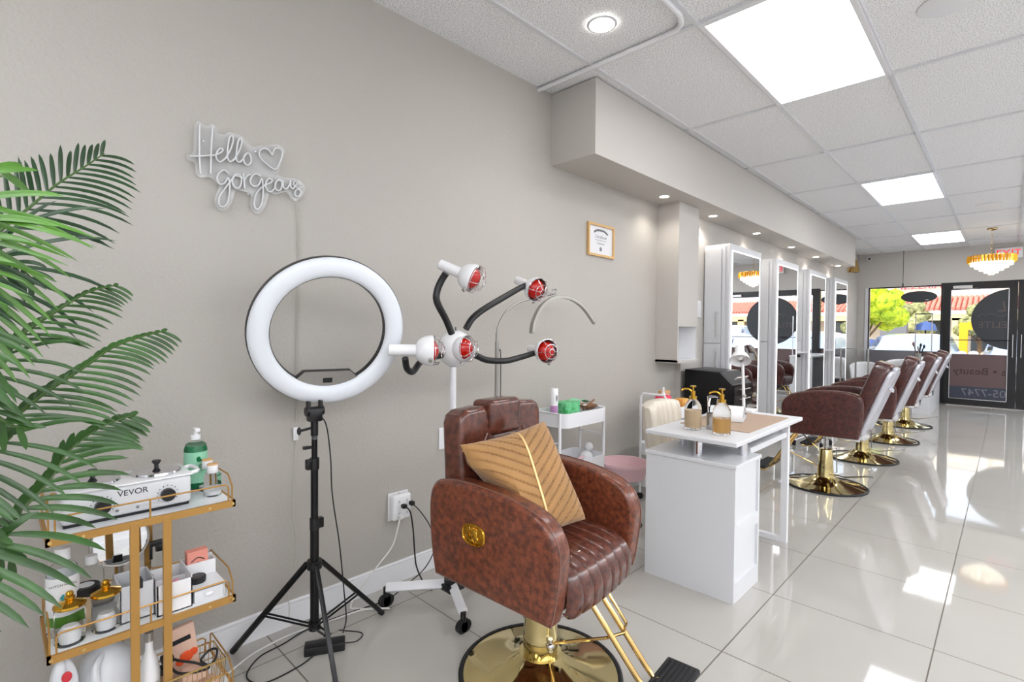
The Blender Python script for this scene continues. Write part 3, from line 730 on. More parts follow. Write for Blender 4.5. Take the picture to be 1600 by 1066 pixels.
# ================================================================ GOLD BAR CART AND ITS THINGS
CY, CYH = .298, .212     # centre along the wall and half length
CXB, CXF = .245, .50     # back and front x
ZS = (.735, .445, .165)
def bar_cart():
    t = thing('bar_cart', 'gold metal bar cart with marble shelves against the wall at the left', 'cart', (0,0,0))
    for i, z in enumerate(ZS):
        y0, y1 = CY-CYH, CY+CYH
        sh = obj('shelf', B().box((CXB+.008,y0+.008,z-.002),(CXF-.008,y1-.008,z+.006)), 'marble', t, False)
        f = B().box((CXF-.008,y0,z-.014),(CXF,y1,z+.006)).box((CXB,y0,z-.014),(CXB+.008,y1,z+.006)).box((CXB,y0,z-.014),(CXF,y0+.008,z+.006)).box((CXB,y1-.008,z-.014),(CXF,y1,z+.006))
        obj('shelf_frame', f, 'gold_matt', sh, False)
        zr = z+.055; r_ = B()
        for x, sx in ((CXF-.006,-1),(CXB+.006,1)):
            r_.tube([(x,y0+.018,z),(x,y0+.018,zr-.008),(x,y0+.026,zr),(x,y1-.026,zr),(x,y1-.018,zr-.008),(x,y1-.018,z)], .0024, 6)
            r_.cyl((x,CY,z),(x,CY,zr),.0024,n=6)
        for y in (y0+.006,y1-.006):
            r_.tube([(CXB+.016,y,z),(CXB+.016,y,zr+.012),(CXB+.03,y,zr+.02),(CXF-.05,y,zr+.02),(CXF-.012,y,zr-.008),(CXF-.012,y,z)], .0024, 6)
        obj('gallery_rail', r_, 'gold_matt', sh)
        if i < 2:
            for y in (y0+.008,y1-.008,y0+.07,y1-.07): obj('screw', B().cyl((CXF-.001,y,z-.004),(CXF+.002,y,z-.004),.0048,n=12), 'gold', sh)
    for y in (.262,.336):
        for x in (CXF-.012, CXB-.002):
            obj('post', B().box((x,y-.010,.03),(x+.014,y+.010,ZS[0]+.0), .001), 'gold_matt', t, False)
    for y in (CY-CYH+.03,CY+CYH-.03):
        for x in (CXB+.02,CXF-.02): obj('caster', B().cyl((x,y-.006,.022),(x,y+.006,.022),.022,n=16).cyl((x,y,.03),(x,y,.13),.007,n=10), 'rubber', t)
bar_cart()
Z1, Z2, Z3 = ZS[0]+.0065, ZS[1]+.0065, ZS[2]+.0065
def bottle(name, label, cat, loc, prof, m, cap=None, capm='wplastic', lab=None, labm='paper', rz=0, liquid=None, group=None):
    t = thing(name, label, cat, loc, rz, group)
    obj('body', B().lathe(prof, 28), m, t)
    if cap: obj('cap', B().lathe(cap, 24), capm, t)
    if liquid: obj('contents', B().lathe(liquid[0], 28), liquid[1], t)
    if lab:
        r, z0, z1 = lab; obj('label_wrap', B().lathe([(r,z0),(r,z1)], 28, cap=False), labm, t)
    return t
# wax warmer on the top shelf
def wax_warmer():
    t = thing('wax_warmer', 'white double wax warmer with two black dials on the top shelf of the gold cart', 'wax warmer', (.375,.262,Z1))
    X, Y, Hh = .075, .145, .088
    obj('body', B().box((-X,-Y,.006),(X,Y,Hh), .012, 3), 'white', t)
    obj('feet', B().box((-X+.006,-Y+.006,0),(X-.006,Y-.006,.007)), 'rubber', t, False)
    obj('rim', B().box((-X-.003,-Y-.003,Hh-.002),(X+.003,Y+.003,Hh+.004), .003, 2), 'wplastic', t)
    for y in (-.073,.073):
        pt = obj('steel_pot', B().lathe([(.056,Hh),(.062,Hh+.006),(.060,Hh+.011),(.02,Hh+.019),(0,Hh+.020)], 32, Matrix.Translation((0,y,0))), 'chrome', t)
        obj('lid_knob', B().lathe([(.007,Hh+.017),(.005,Hh+.025),(.012,Hh+.036),(.010,Hh+.040),(0,Hh+.041)], 16, Matrix.Translation((0,y,0))), 'black', pt)
        dk = obj('dial', B().cyl((X-.001,y+.012,.042),(X+.016,y+.012,.042),.0175,n=28), 'black', t)
        tk = B()
        for k in range(11):
            a = math.radians(-120+k*24); tk.box((X,y+.012+.025*math.sin(a)-.0012,.042+.025*math.cos(a)-.0012),(X+.0008,y+.012+.025*math.sin(a)+.0012,.042+.025*math.cos(a)+.0012))
        obj('dial_marks', tk, 'ink_black', dk, False)
    text('brand_print', 'VEVOR', .022, 'ink_black', t, frame_mtx((X+.0006,.005,.066), (0,1,0), (0,0,1)), .0002)
    b = B()
    for y in (-.03,.015): b.cyl((X,y,.022),(X+.0015,y,.022),.004,n=10)
    obj('indicator_lights', b, 'ink', t)
    obj('side_handle', B().tube([(.035,Y,Hh-.006),(.035,Y+.025,Hh-.002),(-.035,Y+.025,Hh-.002),(-.035,Y,Hh-.006)], .006, 8, smooth=4), 'wplastic', t)
wax_warmer()
def green_bottle():
    t = thing('gel_bottle', 'green gel pump bottle on the right end of the top cart shelf', 'bottle', (.285,.458,Z1))
    obj('body', B().lathe([(.030,0),(.033,.004),(.033,.125),(.029,.142),(.012,.154),(.011,.160)], 28), 'clear', t)
    obj('gel', B().lathe([(.0305,.003),(.0315,.006),(.0315,.128),(.027,.138)], 28), 'liquid_green', t)
    obj('label_wrap', B().lathe([(.0333,.022),(.0333,.120)], 28, cap=False), 'label_green', t)
    obj('pump_head', B().cyl((0,0,.156),(0,0,.172),.014).cyl((0,0,.172),(0,0,.186),.006).box((-.007,-.007,.184),(.026,.007,.195), .002), 'wplastic', t)
    text('label_print', 'ALOE', .015, 'ink_black', t, frame_mtx((.0342,.0,.075),(0,1,0),(0,0,1)), .0002)
    obj('leaf_mark', B().sph((.0335,0,.098),.009,(.1,.7,1),10).sph((.0335,.006,.094),.006,(.1,.9,.7),10), 'liquid_green', t)
green_bottle()
for i, (x, y, lb) in enumerate(((.335,.478,'cork-lidded clear jar on the top cart shelf, the one behind its twin'),(.405,.474,'cork-lidded clear jar on the top cart shelf, the nearer of two'))):
    t = thing('cork_jar', lb, 'jar', (x,y,Z1), 0, 'cork-lidded jars on the cart')
    obj('body', B().lathe([(.022,0),(.024,.003),(.024,.062),(.016,.072),(.016,.078)], 24), 'clear', t)
    obj('contents', B().lathe([(.020,.004),(.021,.015)], 20), 'paper', t)
    obj('cap', B().lathe([(.0155,.070),(.0155,.094)], 20), 'wplastic', t)
    obj('cork', B().lathe([(.0150,.094),(.015,.098)], 20), 'cork', t)
# middle shelf
def big_bottle(x, y, r, h, label, clear_top=True):
    t = thing('disinfectant_bottle' if clear_top else 'plastic_bottle', label, 'bottle', (x,y,Z2))
    obj('body', B().lathe([(r*.94,0),(r,.006),(r,h*.70),(r*.86,h*.78),(r*.42,h*.84),(r*.40,h*.88)], 28), 'clear', t)
    obj('cap', B().cyl((0,0,h*.86),(0,0,h),r*.5,n=24), 'wplastic', t)
    return t
t = big_bottle(.385,.125,.034,.225,'clear bottle with white cap and white label, left end of the middle cart shelf')
obj('label_wrap', B().lathe([(.0345,.05),(.0345,.155)], 28, cap=False), 'paper', t)
obj('green_base', B().lathe([(.0347,.03),(.0347,.055)], 28, cap=False), 'green_light', t)
lm = frame_mtx((.0358,-.002,.138),(0,1,0),(0,0,1))
text('label_print', 'WITCH HAZEL', .0085, 'ink_black', t, lm, .0002)
obj('diamond_mark', B().prism([(0,-.009),(.007,0),(0,.009),(-.007,0)], 0, .0006, 'xy', mtx=frame_mtx((.0346,-.002,.105),(0,1,0),(0,0,1))), 'teal', t, False)
big_bottle(.325,.19,.028,.165,'smaller clear bottle with white cap behind the white-labelled bottle on the cart')
for x, y, lb in ((.455,.133,'nearest gold-lidded glass jar at the left front of the middle cart shelf'),(.445,.207,'gold-lidded glass jar second from the left on the middle cart shelf')):
    t = thing('gold_lid_jar', lb, 'jar', (x,y,Z2), 0, 'gold-lidded jars')
    obj('body', B().lathe([(.028,0),(.031,.004),(.031,.092),(.029,.095)], 28), 'clear', t)
    obj('cotton', B().lathe([(.018,.004),(.022,.03),(.014,.045)], 20), 'paper', t)
    ld = obj('lid', B().lathe([(.032,.093),(.034,.096),(.033,.101),(.014,.108),(.008,.110),(.011,.115),(.011,.119),(.007,.122),(.009,.126),(.006,.131),(0,.133)], 32), 'lid_gold', t)
t = thing('cream_jar', 'squat jar with a black lid behind the front gold-lidded jar on the cart', 'jar', (.385,.172,Z2))
obj('body', B().lathe([(.028,0),(.03,.004),(.03,.088)], 24), 'liquid_cream', t); obj('lid', B().lathe([(.031,.086),(.031,.106),(.029,.108),(0,.108)], 28), 'black', t)
obj('lid_sticker', B().lathe([(.018,.1085),(.018,.109)], 24), 'paper', t)
t = thing('makeup_mirror', 'round tabletop mirror with grey rim leaning at the back of the middle cart shelf', 'mirror', (.275,.262,Z2))
mt = Matrix.Translation((0,0,.170)) @ Matrix.Rotation(math.radians(84),4,'Y') @ Matrix.Rotation(0,4,'Z')
obj('rim', B().lathe([(.067,-.004),(.072,-.006),(.074,.0),(.072,.006),(.067,.005)], 48, mt, cap=False), 'grey_metal', t)
obj('mirror_glass', B().lathe([(.068,.001),(.068,.002)], 48, mt), 'mirror', t)
obj('stand', B().cyl((0,0,.01),(0,0,.10),.005).lathe([(.045,0),(.045,.006),(.01,.012)], 28), 'grey_metal', t)
t = thing('acrylic_bin', 'translucent white plastic bin on the middle cart shelf below the round mirror', 'bin', (.40,.275,Z2))
f = B().box((-.055,-.04,0),(.055,.04,.004)).box((-.055,-.04,0),(-.051,.04,.10)).box((.051,-.04,0),(.055,.04,.10)).box((-.055,-.04,0),(.055,-.036,.10)).box((-.055,.036,0),(.055,.04,.10))
obj('body', f, 'bag', t, False); obj('black_clip', B().box((.03,-.012,.085),(.058,.012,.11), .002), 'black', t, False)
t = thing('pump_sprayer', 'black-headed spray bottle behind the white organizer on the cart', 'spray bottle', (.30,.355,Z2))
obj('body', B().lathe([(.022,0),(.024,.004),(.024,.09),(.010,.115),(.010,.125)], 24), 'clear', t)
obj('trigger_head', B().box((-.010,-.010,.12),(.010,.010,.145), .003).box((-.008,-.026,.138),(.010,.028,.154), .004).box((.0,-.026,.10),(.008,-.018,.142), .002), 'black', t)
# organizer
t = thing('desk_organizer', 'white plastic organizer box with compartments and drawer on the middle cart shelf', 'organizer', (.41,.40,Z2))
o_ = B()
o_.box((-.06,-.085,0),(.07,-.0,.003)).box((-.06,-.085,0),(-.057,-.0,.085)).box((.067,-.085,0),(.07,-.0,.085)).box((-.06,-.085,0),(.07,-.082,.085)).box((-.06,-.003,0),(.07,0,.095)).box((.005,-.085,0),(.008,0,.075))
o_.box((-.06,0,0),(.07,.085,.003)).box((-.06,.082,0),(.07,.085,.042)).box((-.06,0,.040),(.07,.085,.044)).box((-.06,0,.044),(-.057,.085,.092)).box((-.022,0,.044),(-.019,.085,.085)).box((-.06,.082,.044),(-.022,.085,.085))
obj('body', o_, 'wplastic', t, False)
dr = obj('drawer', B().box((-.05,.005,.005),(.073,.080,.038)), 'bag', t, False); obj('drawer_knob', B().sph((.077,.042,.024),.009,(.6,1.3,.8),12), 'wplastic', dr)
t = tag(obj('round_compact', B().lathe([(.022,0),(.023,.002),(.023,.016),(.021,.018),(0,.018)], 28), 'black', loc=(.43,.425,Z2+.0445)), 'black round compact lying on top of the white organizer', 'compact')
for k in range(4):
    c = thing('lash_card', 'card', 'card', (.372-.008*k+.016,.438+0*k,Z2+.0445), 0, 'cards in the organizer')
    obj('card', B().box((-.0015,-.028,0),(.0015,.028,.075), mtx=Matrix.Rotation(math.radians(-6),4,'Y')), 'peach', c, False)
    if k == 0:
        pass
cc = [o for o in bpy.data.objects if o.name.startswith('lash_card')][0]
cc['label'] = 'pink card with an eye drawing, front one of the cards in the organizer'
obj('eye_print', B().tube([(-.002,-.018,.045),(-.004,0,.054),(-.002,.018,.046)], .0015, 5, smooth=4).tube([(.0,-.016,.030),(-.002,0,.040),(0,.018,.032),(.001,0,.026),(0,-.016,.030)], .0012, 5, smooth=3).sph((0,.001,.033),.005,(.3,1,1),8), 'ink_black', cc)
for q_, c in enumerate([o for o in bpy.data.objects if o.name.startswith('lash_card')][1:]): c['label'] = 'plain card in the organizer, %s behind the pink eye card' % ['first','second','third'][q_]
tag(obj('pink_pouch', B().box((.0,-.03,0),(.02,.03,.055), .006, 3, mtx=Matrix.Rotation(.3,4,'X')), 'pink', loc=(.44,.36,Z2+.02)), 'pink pouch inside the left compartment of the organizer', 'pouch')
for k in range(3): tag(obj('brow_pencil', B().cyl((0,0,0),(.01,-.025,.075),.0028,n=8), 'brown', loc=(.375+.008*k,.345-.004*k,Z2+.01)), '%s brown pencil leaning in the left compartment of the organizer' % ['left','middle','right'][k], 'pencil', 'brow pencils in the organizer')
# bottom shelf
t = thing('plastic_bag', 'white plastic bag with red print at the left end of the bottom cart shelf', 'bag', (.445,.118,Z3))
def bagf(u, v):
    a = 2*PI*u; r = .045*(1+.18*math.sin(3*a+4*v)+.1*math.sin(5*a-6*v)); k = (math.sin(PI*min(v*.9+.08,1)))**.6
    return (r*k*math.cos(a), r*k*.72*math.sin(a), .245*v)
obj('body', B().grid(bagf, 40, 16), 'bag', t)
rp = B()
for k in range(4): rp.tube([(.038,-.022+.009*k,.135),(.040,-.016+.009*k,.185)], .0022, 6)
rp.sph((.036,.006,.205),.013,(.25,.8,1.1),12)
obj('red_print', rp, 'redprint', t)
t = thing('gallon_jug', 'translucent gallon jug with handle and pale yellow liquid on the bottom cart shelf', 'jug', (.385,.215,Z3))
obj('body', B().lathe([(.062,0),(.068,.006),(.068,.125),(.056,.17),(.030,.205),(.018,.215)], 32), 'bag', t)
obj('liquid', B().lathe([(.0685,.02),(.0685,.095)], 32, cap=False), mat('pale_yellow_liquid', (214,214,140), .3), t)
obj('handle', B().tube([(.045,-.02,.13),(.062,-.03,.15),(.055,-.03,.185),(.025,-.012,.195)], .009, 8, smooth=4), 'bag', t)
obj('cap', B().cyl((0,0,.212),(0,0,.232),.019), 'wplastic', t)
t = bottle('lotion_bottle', 'white lotion bottle between the gold cart posts on the bottom shelf', 'bottle', (.455,.300,Z3), [(.024,0),(.026,.004),(.026,.12),(.020,.155),(.010,.185),(.009,.215)], 'wplastic', cap=[(.0105,.21),(.0105,.235)], capm='grey_metal')
text('label_print', 'REMOVER\nLOTION', .0085, 'ink', t, frame_mtx((.0265,.0,.095),(0,1,0),(0,0,1)), .0002)
obj('drop_mark', B().sph((.0262,0,.055),.004,(.1,1,1.4),10), 'orange', t)
def basket():
    t = thing('wire_basket', 'gold wire basket full of small packets on the bottom shelf of the cart', 'basket', (.445,.405,Z3))
    b = B(); hx, hy, h = .06, .075, .10
    for z, k in ((0,.9),(.05,.95),(h,1)): b.tube([(hx*k,-hy*k,z),(hx*k,hy*k,z),(-hx*k,hy*k,z),(-hx*k,-hy*k,z)], .0018 if z < h else .0032, 6, closed=True)
    for i in range(13):
        y = -hy+2*hy*i/12; b.tube([(hx*.9,y*.9,0),(hx,y,h)], .001, 5).tube([(-hx*.9,y*.9,0),(-hx,y,h)], .001, 5)
    for i in range(9):
        x = -hx+2*hx*i/8; b.tube([(x*.9,-hy*.9,0),(x,-hy,h)], .001, 5).tube([(x*.9,hy*.9,0),(x,hy,h)], .001, 5).tube([(x*.9,-hy*.9,.001),(x*.9,hy*.9,.001)], .001, 5)
    obj('wires', b, 'gold', t)
    for k, (x, y, z, a) in enumerate(((.02,-.03,.004,.1),(-.02,.02,.004,-.2),(.02,.035,.006,.3),(.0,-.0,.035,.5),(.025,.0,.062,-.2))):
        tag(obj('packet', B().box((-.02,-.03,0),(.02,.03,.028), .003, 2), 'skin_box', loc=(.445+x,.405+y,Z3+z), rot=(0,0,a)), 'blush cardboard packet in the gold wire basket, %s' % ['near the left front','at the lower back','at the lower right','in the middle layer','on top'][k], 'packet', 'packets in the wire basket')
    c = thing('snack_pouch', 'peach pouch with a black label strip at the back of the wire basket', 'pouch', (.405,.40,Z3+.03))
    obj('pouch', B().box((-.012,-.04,0),(.006,.04,.165), .004, 2, mtx=Matrix.Rotation(.12,4,'X')), 'skin_box', c)
    obj('label_strip', B().box((.0062,-.024,.118),(.0075,.026,.132), mtx=Matrix.Rotation(.12,4,'X')), 'black', c, False)
    obj('orange_flower', B().sph((.008,.0,.07),.018,(.1,1,1),10).sph((.008,-.016,.06),.012,(.1,1,1),10).sph((.008,.018,.078),.012,(.1,1,1),10), mat('orange_red', (226,84,40), .5), c)
    tag(obj('power_cable', B().tube([(.0,-.05,.13),(.02,-.035,.125),(.035,.0,.11),(.04,.03,.09),(.045,.05,.10),(.03,.06,.12),(.01,.045,.115),(.02,.02,.10),(.045,.035,.085),(.05,.0,.09),(.04,-.04,.10),(.01,-.055,.11)], .0035, 8, smooth=5).box((-.02,-.075,.122),(.012,-.045,.140), .004).box((-.01,-.085,.10),(.02,-.05,.118), .004), 'cord_black', loc=(.445,.405,Z3)), 'coiled black power cable lying on the wire basket', 'cable')
basket()

# ================================================================ PALM
def palm():
    base = Vector((.78,-.52,0))
    t = thing('potted_palm', 'tall green palm with long feathery fronds at the left edge', 'plant', base)
    obj('pot', B().lathe([(.13,0),(.15,.01),(.18,.30),(.185,.31),(.165,.31),(.16,.28),(0,.28)], 36), 'white', t)
    obj('trunk', B().tube([(0,0,.25),(.01,.01,.55),(0,.02,.75)], .03, 12, smooth=3), 'bark', t)
    L = lambda px, py, x: wallpt(px, py, x)-base
    crown = Vector((0,.02,.72))
    def frond(vis, m, llen, w=.011, side=1.0, droop=.35, nl=26, asym=1.0, up0=None, start=.28, lean=0):
        pts = [crown]+([Vector(up0)] if up0 is not None else [])+vis
        c = crom(pts, 10); N = len(c)
        fo = obj('frond', B().tube(c, .0055, 6, rend=.0015), 'stem', t)
        b = B(); cum = [0]
        for i in range(1, N): cum.append(cum[-1]+(c[i]-c[i-1]).length)
        Lt = cum[-1]
        for k in range(nl):
            s_ = Lt*(start+(1-start)*(k+.5)/nl)
            i = max(1, next((j for j in range(N) if cum[j] >= s_), N-1))
            f = (s_-cum[i-1])/max(1e-6, cum[i]-cum[i-1]); p = c[i-1].lerp(c[i], f); d = (c[i]-c[i-1]).normalized()
            rel = (k+.5)/nl
            ln = llen*(math.sin(PI*min(1, rel*.80+.20))**.7*.72+.30)
            nn = Vector((1,-.15,.12)).normalized(); sv = d.cross(nn).normalized()   # in-plane side
            for sg in (1,-1):
                ll = ln*(asym if sg*sv.z > 0 else 1)*random.uniform(.92,1.06)
                fwd = .55+.5*rel+(lean*1.6 if sg*sv.z > 0 else 0)+1.2*max(0,rel-.75)
                dir0 = (d*fwd+sv*sg*side+nn*random.uniform(-.12,.22)).normalized()
                pr = []; q = p.copy(); dd = dir0.copy(); st = 7
                for j in range(st+1):
                    pr.append((q.copy(), dd.copy())); q = q+dd*(ll/st); dd = (dd+Vector((0,0,-droop*.16*(1+j*.25)))).normalized()
                wv = dir0.cross(nn).normalized(); rows = []
                for j, (q, dd) in enumerate(pr):
                    u = j/st; ww = w*.5*(math.sin(PI*min(1,u*.86+.10))**.6)*(1 if u < .98 else .1)
                    wd = dd.cross(nn); wd = wd.normalized() if wd.length > 1e-4 else wv
                    wd = (wd*.9+nn*.35).normalized()
                    rows.append((b.bm.verts.new(q+wd*ww), b.bm.verts.new(q+nn*ww*-.25), b.bm.verts.new(q-wd*ww)))
                for A, C in zip(rows, rows[1:]):
                    b.bm.faces.new((A[0],A[1],C[1],C[0])); b.bm.faces.new((A[1],A[2],C[2],C[1]))
        obj('leaflets', b, m, fo)
    # upper dark frond over the wall
    frond([L(-60,440,.62),L(0,362,.60),L(45,325,.58),L(88,289,.55),L(130,262,.52),L(163,240,.50)], 'green_dark', .21, .0105, 1.0, .42, 34, .72, up0=(-.05,-.02,1.15), start=.50, lean=.25)
    frond([L(-70,600,.80),L(26,528,.72),L(86,488,.68),L(138,457,.64),L(184,445,.60)], 'green', .14, .009, .8, .42, 30, .30, up0=(.0,-.05,1.0), start=.50, lean=.9)
    frond([L(-60,720,.86),L(17,657,.80),L(65,618,.76),L(130,575,.72),L(173,545,.68),L(216,528,.65),L(258,517,.62)], 'green', .165, .010, .85, .40, 38, .30, up0=(.02,-.06,.85), start=.40, lean=.9)
    frond([L(-60,870,.92),L(10,815,.86),L(50,780,.82),L(78,749,.79),L(105,708,.76),L(137,681,.73),L(170,662,.70),L(208,649,.68)], 'green', .175, .0135, .85, .34, 34, .40, up0=(.04,-.04,.72), start=.34, lean=.8)
    # near bright fronds hanging off the left edge
    frond([Vector((.12,.30,1.22)),L(-70,330,.98),L(-45,285,.94),L(-18,262,.92),L(12,268,.90)], 'green_light', .15, .014, .7, .3, 14, .9, up0=(.05,.05,.98), start=.50)
    frond([L(-150,330,.95),L(-95,320,.92),L(-75,370,.88),L(-68,440,.86),L(-70,520,.85),L(-78,600,.85)], 'green_light', .215, .0105, .95, .22, 34, 1.0, up0=(.05,.05,1.0), start=.46)
    frond([L(-120,520,.98),L(-60,575,.95),L(-35,620,.92),L(0,655,.90),L(40,672,.88)], 'green', .13, .011, .9, .4, 20, .8, up0=(.05,.05,.85), start=.45)
    frond([L(-120,760,1.0),L(-70,795,.96),L(-40,835,.94),L(-10,862,.92),L(25,880,.90)], 'green', .12, .012, .8, .4, 20, .7, up0=(.05,.06,.75), start=.45)
    frond([L(-120,420,.90),L(-70,400,.85),L(-30,395,.80),L(20,410,.76),L(55,440,.73)], 'green_dark', .15, .010, .9, .45, 26, .8, up0=(.0,.05,1.05), start=.48)
palm()

# ================================================================ NEON WALL SIGN
def neon():
    O = wallpt(385,265,.012)
    t = thing('wall_sign', 'white unlit neon sign reading Hello gorgeous with a heart, on the wall', 'sign', O)
    P = lambda x, y, d: wallpt(280+x*.1689, 170+y*.1689, d)-O
    strokes = [
     [(190,145),(187,300),(188,450),(198,605)],[(310,165),(300,300),(294,450),(290,602)],[(100,440),(200,437),(330,430)],
     [(330,430),(385,405),(405,378),(378,368),(348,405),(343,455),(378,492),(430,458)],
     [(430,458),(478,370),(500,285),(487,250),(464,272),(448,375),(450,460),(475,490),(512,465)],
     [(512,465),(560,380),(580,305),(566,275),(545,300),(530,400),(530,470),(556,495),(592,465)],
     [(592,465),(605,430),(635,410),(660,438),(665,488),(640,520),(607,505),(596,455),(625,412)],
     [(860,430),(832,385),(785,368),(742,393),(750,450),(810,512),(890,560),(938,480),(953,400),(925,366),(885,372),(860,430)],
     [(462,605),(415,568),(367,598),(350,650),(376,696),(420,686),(455,640),(468,740),(452,855),(412,908),(370,885),(375,810),(425,735),(490,650)],
     [(490,650),(520,610),(560,615),(577,660),(560,722),(525,735),(497,702),(492,655),(520,620),(590,640)],
     [(592,600),(600,670),(606,742)],[(602,665),(628,622),(660,608)],
     [(755,625),(710,603),(670,630),(658,680),(690,716),(735,702),(765,645),(776,760),(765,870),(722,932),(695,890),(707,800),(748,742),(800,702)],
     [(800,702),(850,682),(856,655),(825,648),(800,690),(812,750),(850,766),(885,736)],
     [(885,736),(895,680),(928,654),(950,690),(940,745),(908,756),(886,720),(908,665),(962,670)],
     [(962,670),(963,725),(990,742),(1020,705),(1030,660),(1032,720),(1052,742)],
     [(1052,742),(1092,690),(1072,668),(1056,702),(1095,732),(1127,772),(1100,812),(1070,790),(1085,750),(1150,722)]]
    b = B()
    for s_ in strokes: b.tube([P(x,y,.034) for x, y in s_], .0030, 7, smooth=6)
    obj('neon_tubes', b, 'neon', t)
    b = B()
    for s_ in strokes:
        pts = crom([P(x,y,.026) for x, y in s_], 4)
        b.tube(pts, .0034, 4)
    obj('tube_backing', b, 'tube_side', t)
    ol = [(150,130),(190,118),(250,160),(310,143),(347,180),(360,225),(420,237),(460,212),(520,232),(570,245),(620,300),(680,355),(740,340),(800,345),(870,328),(930,338),(975,385),(962,470),(930,560),(918,612),(1000,640),(1100,655),(1160,720),(1150,790),(1085,852),(1035,830),(990,772),(900,792),(835,790),(795,900),(745,970),(690,960),(655,890),(665,800),(600,765),(520,757),(492,860),(420,942),(345,915),(328,830),(370,720),(330,670),(270,630),(200,637),(158,600),(140,500),(80,470),(72,430),(130,400),(135,250)]
    sm = [P(v.x,v.y,.0178) for v in crom([Vector((x,y,0)) for x, y in ol], 4, True)]
    cu = bpy.data.curves.new('t','CURVE'); cu.dimensions = '2D'; cu.fill_mode = 'BOTH'; cu.extrude = .0022
    sp = cu.splines.new('POLY'); sp.points.add(len(sm)-1); sp.use_cyclic_u = True
    for k_, v in enumerate(sm): sp.points[k_].co = (v.y, v.z, 0, 1)
    co_ = bpy.data.objects.new('t', cu); COL.objects.link(co_)
    me = bpy.data.meshes.new_from_object(co_.evaluated_get(bpy.context.evaluated_depsgraph_get())); bpy.data.objects.remove(co_)
    me.transform(frame_mtx((sm[0].x,0,0),(0,1,0),(0,0,1)))
    ab = bpy.data.objects.new('acrylic_backing', me); COL.objects.link(ab); me.materials.clear(); me.materials.append(M['acrylic']); ab.parent = t
    b = B()
    for x, y in ((225,298),(705,395),(640,790)): b.cyl(P(x,y,.001), P(x,y,.030), .0032, n=10)
    obj('standoffs', b, 'chrome', t)
neon()
p0 = wallpt(462,314,.012); pts = [p0, wallpt(466,360,.006), wallpt(465,450,.005), wallpt(463,560,.005), wallpt(463,660,.006)]
cd_ = thing('sign_cord', 'pale power cord with an inline switch hanging down the wall from the neon sign', 'cord', p0)
R_ = lambda l: [q-p0 for q in l]
obj('upper_cord', B().tube(R_(pts), .0016, 6, smooth=5).tube(R_([q+Vector((0,.006,0)) for q in pts]), .0013, 6, smooth=5), 'cord_clear', cd_)
sw = wallpt(462,678,.008)-p0
obj('switch', B().box(sw-Vector((.006,.011,.028)), sw+Vector((.006,.011,.028)), .003, 2), 'wplastic', cd_)
obj('lower_cord', B().tube(R_([wallpt(462,689,.006),wallpt(460,740,.006),wallpt(458,800,.006),wallpt(464,860,.008),wallpt(452,920,.016),wallpt(452,950,.022),Vector((.05,.86,.03)),Vector((.08,.95,.006))]), .0018, 6, smooth=5), 'cord_clear', cd_)

# certificate
def certificate():
    a, b = wallpt(917,344,0), wallpt(957,403,0); y0, y1 = a.y, b.y; z1, z0 = 2.035, 1.80
    t = thing('framed_certificate', 'small certificate in a pale wood frame on the wall below the bulkhead', 'picture frame', (.0,(y0+y1)/2,(z0+z1)/2))
    w_, h_ = (y1-y0)/2, (z1-z0)/2; f = B(); k = .016
    f.box((0.001,-w_,-h_),(.018,-w_+k,h_)).box((0.001,w_-k,-h_),(.018,w_,h_)).box((0.001,-w_+k,-h_),(.018,w_-k,-h_+k)).box((0.001,-w_+k,h_-k),(.018,w_-k,h_))
    obj('frame', f, 'photo_wood', t, False)
    pp = obj('paper', B().box((.004,-w_+k,-h_+k),(.006,w_-k,h_-k)), 'paper', t, False)
    pr = B(); 
    pr.tube([(.0065,-.085,.055),(.0065,-.04,.073),(.0065,.04,.073),(.0065,.085,.055)], .008, 4, smooth=5)
    pr.cyl((.006,0,-.062),(.0068,0,-.062),.016,n=16)
    for z, l in ((.0,.07),(-.02,.05),(-.028,.04)): pr.box((.006,-l,z),(.0066,l,z+.003))
    obj('printed_ornament', pr, 'ink', pp)
    text('printed_name', 'Certificate', .034, 'ink', pp, frame_mtx((.0063,0,.026),(0,1,0),(0,0,1)), .0002, shear=.3)
certificate()
# outlet with adapter
def outlet():
    c = Vector((0,1.405,.385))
    t = thing('outlet_adapter', 'white wall outlet adapter with plugs beside the salon chair', 'outlet', c)
    obj('body', B().box((.001,-.052,-.062),(.045,.052,.062), .012, 3), 'wplastic', t)
    obj('wall_plate', B().box((.0005,-.058,-.068),(.006,.058,.068), .003), 'wplastic', t)
    b = B()
    for y, z in ((-.02,.03),(.025,.03),(-.02,-.03),(.025,-.03)): b.box((.0452,y-.004,z-.006),(.0458,y-.002,z+.006)).box((.0452,y+.002,z-.006),(.0458,y+.004,z+.006))
    b.box((.01,-.01,.0622),(.02,.004,.0628))
    obj('sockets', b, 'ink', t, False)
outlet()
def cord(name, label, pts, r, m, plug=None):
    o = B().tube(pts, r, 7, smooth=6)
    if plug is not None:
        p = Vector(pts[0]); o.box(p-Vector((.012,.011,.010)), p+Vector((.016,.011,.010)), .005, 2)
    return tag(obj(name, o, m), label, 'cord')
cord('black_cable', 'thick black power cord hanging from the adapter down to the white lamp base', [Vector((.062,1.40,.395)),Vector((.085,1.42,.37)),Vector((.09,1.435,.28)),Vector((.09,1.445,.16)),Vector((.10,1.45,.09)),Vector((.14,1.46,.03)),Vector((.2,1.47,.005))], .0038, 'cord_black', 1)
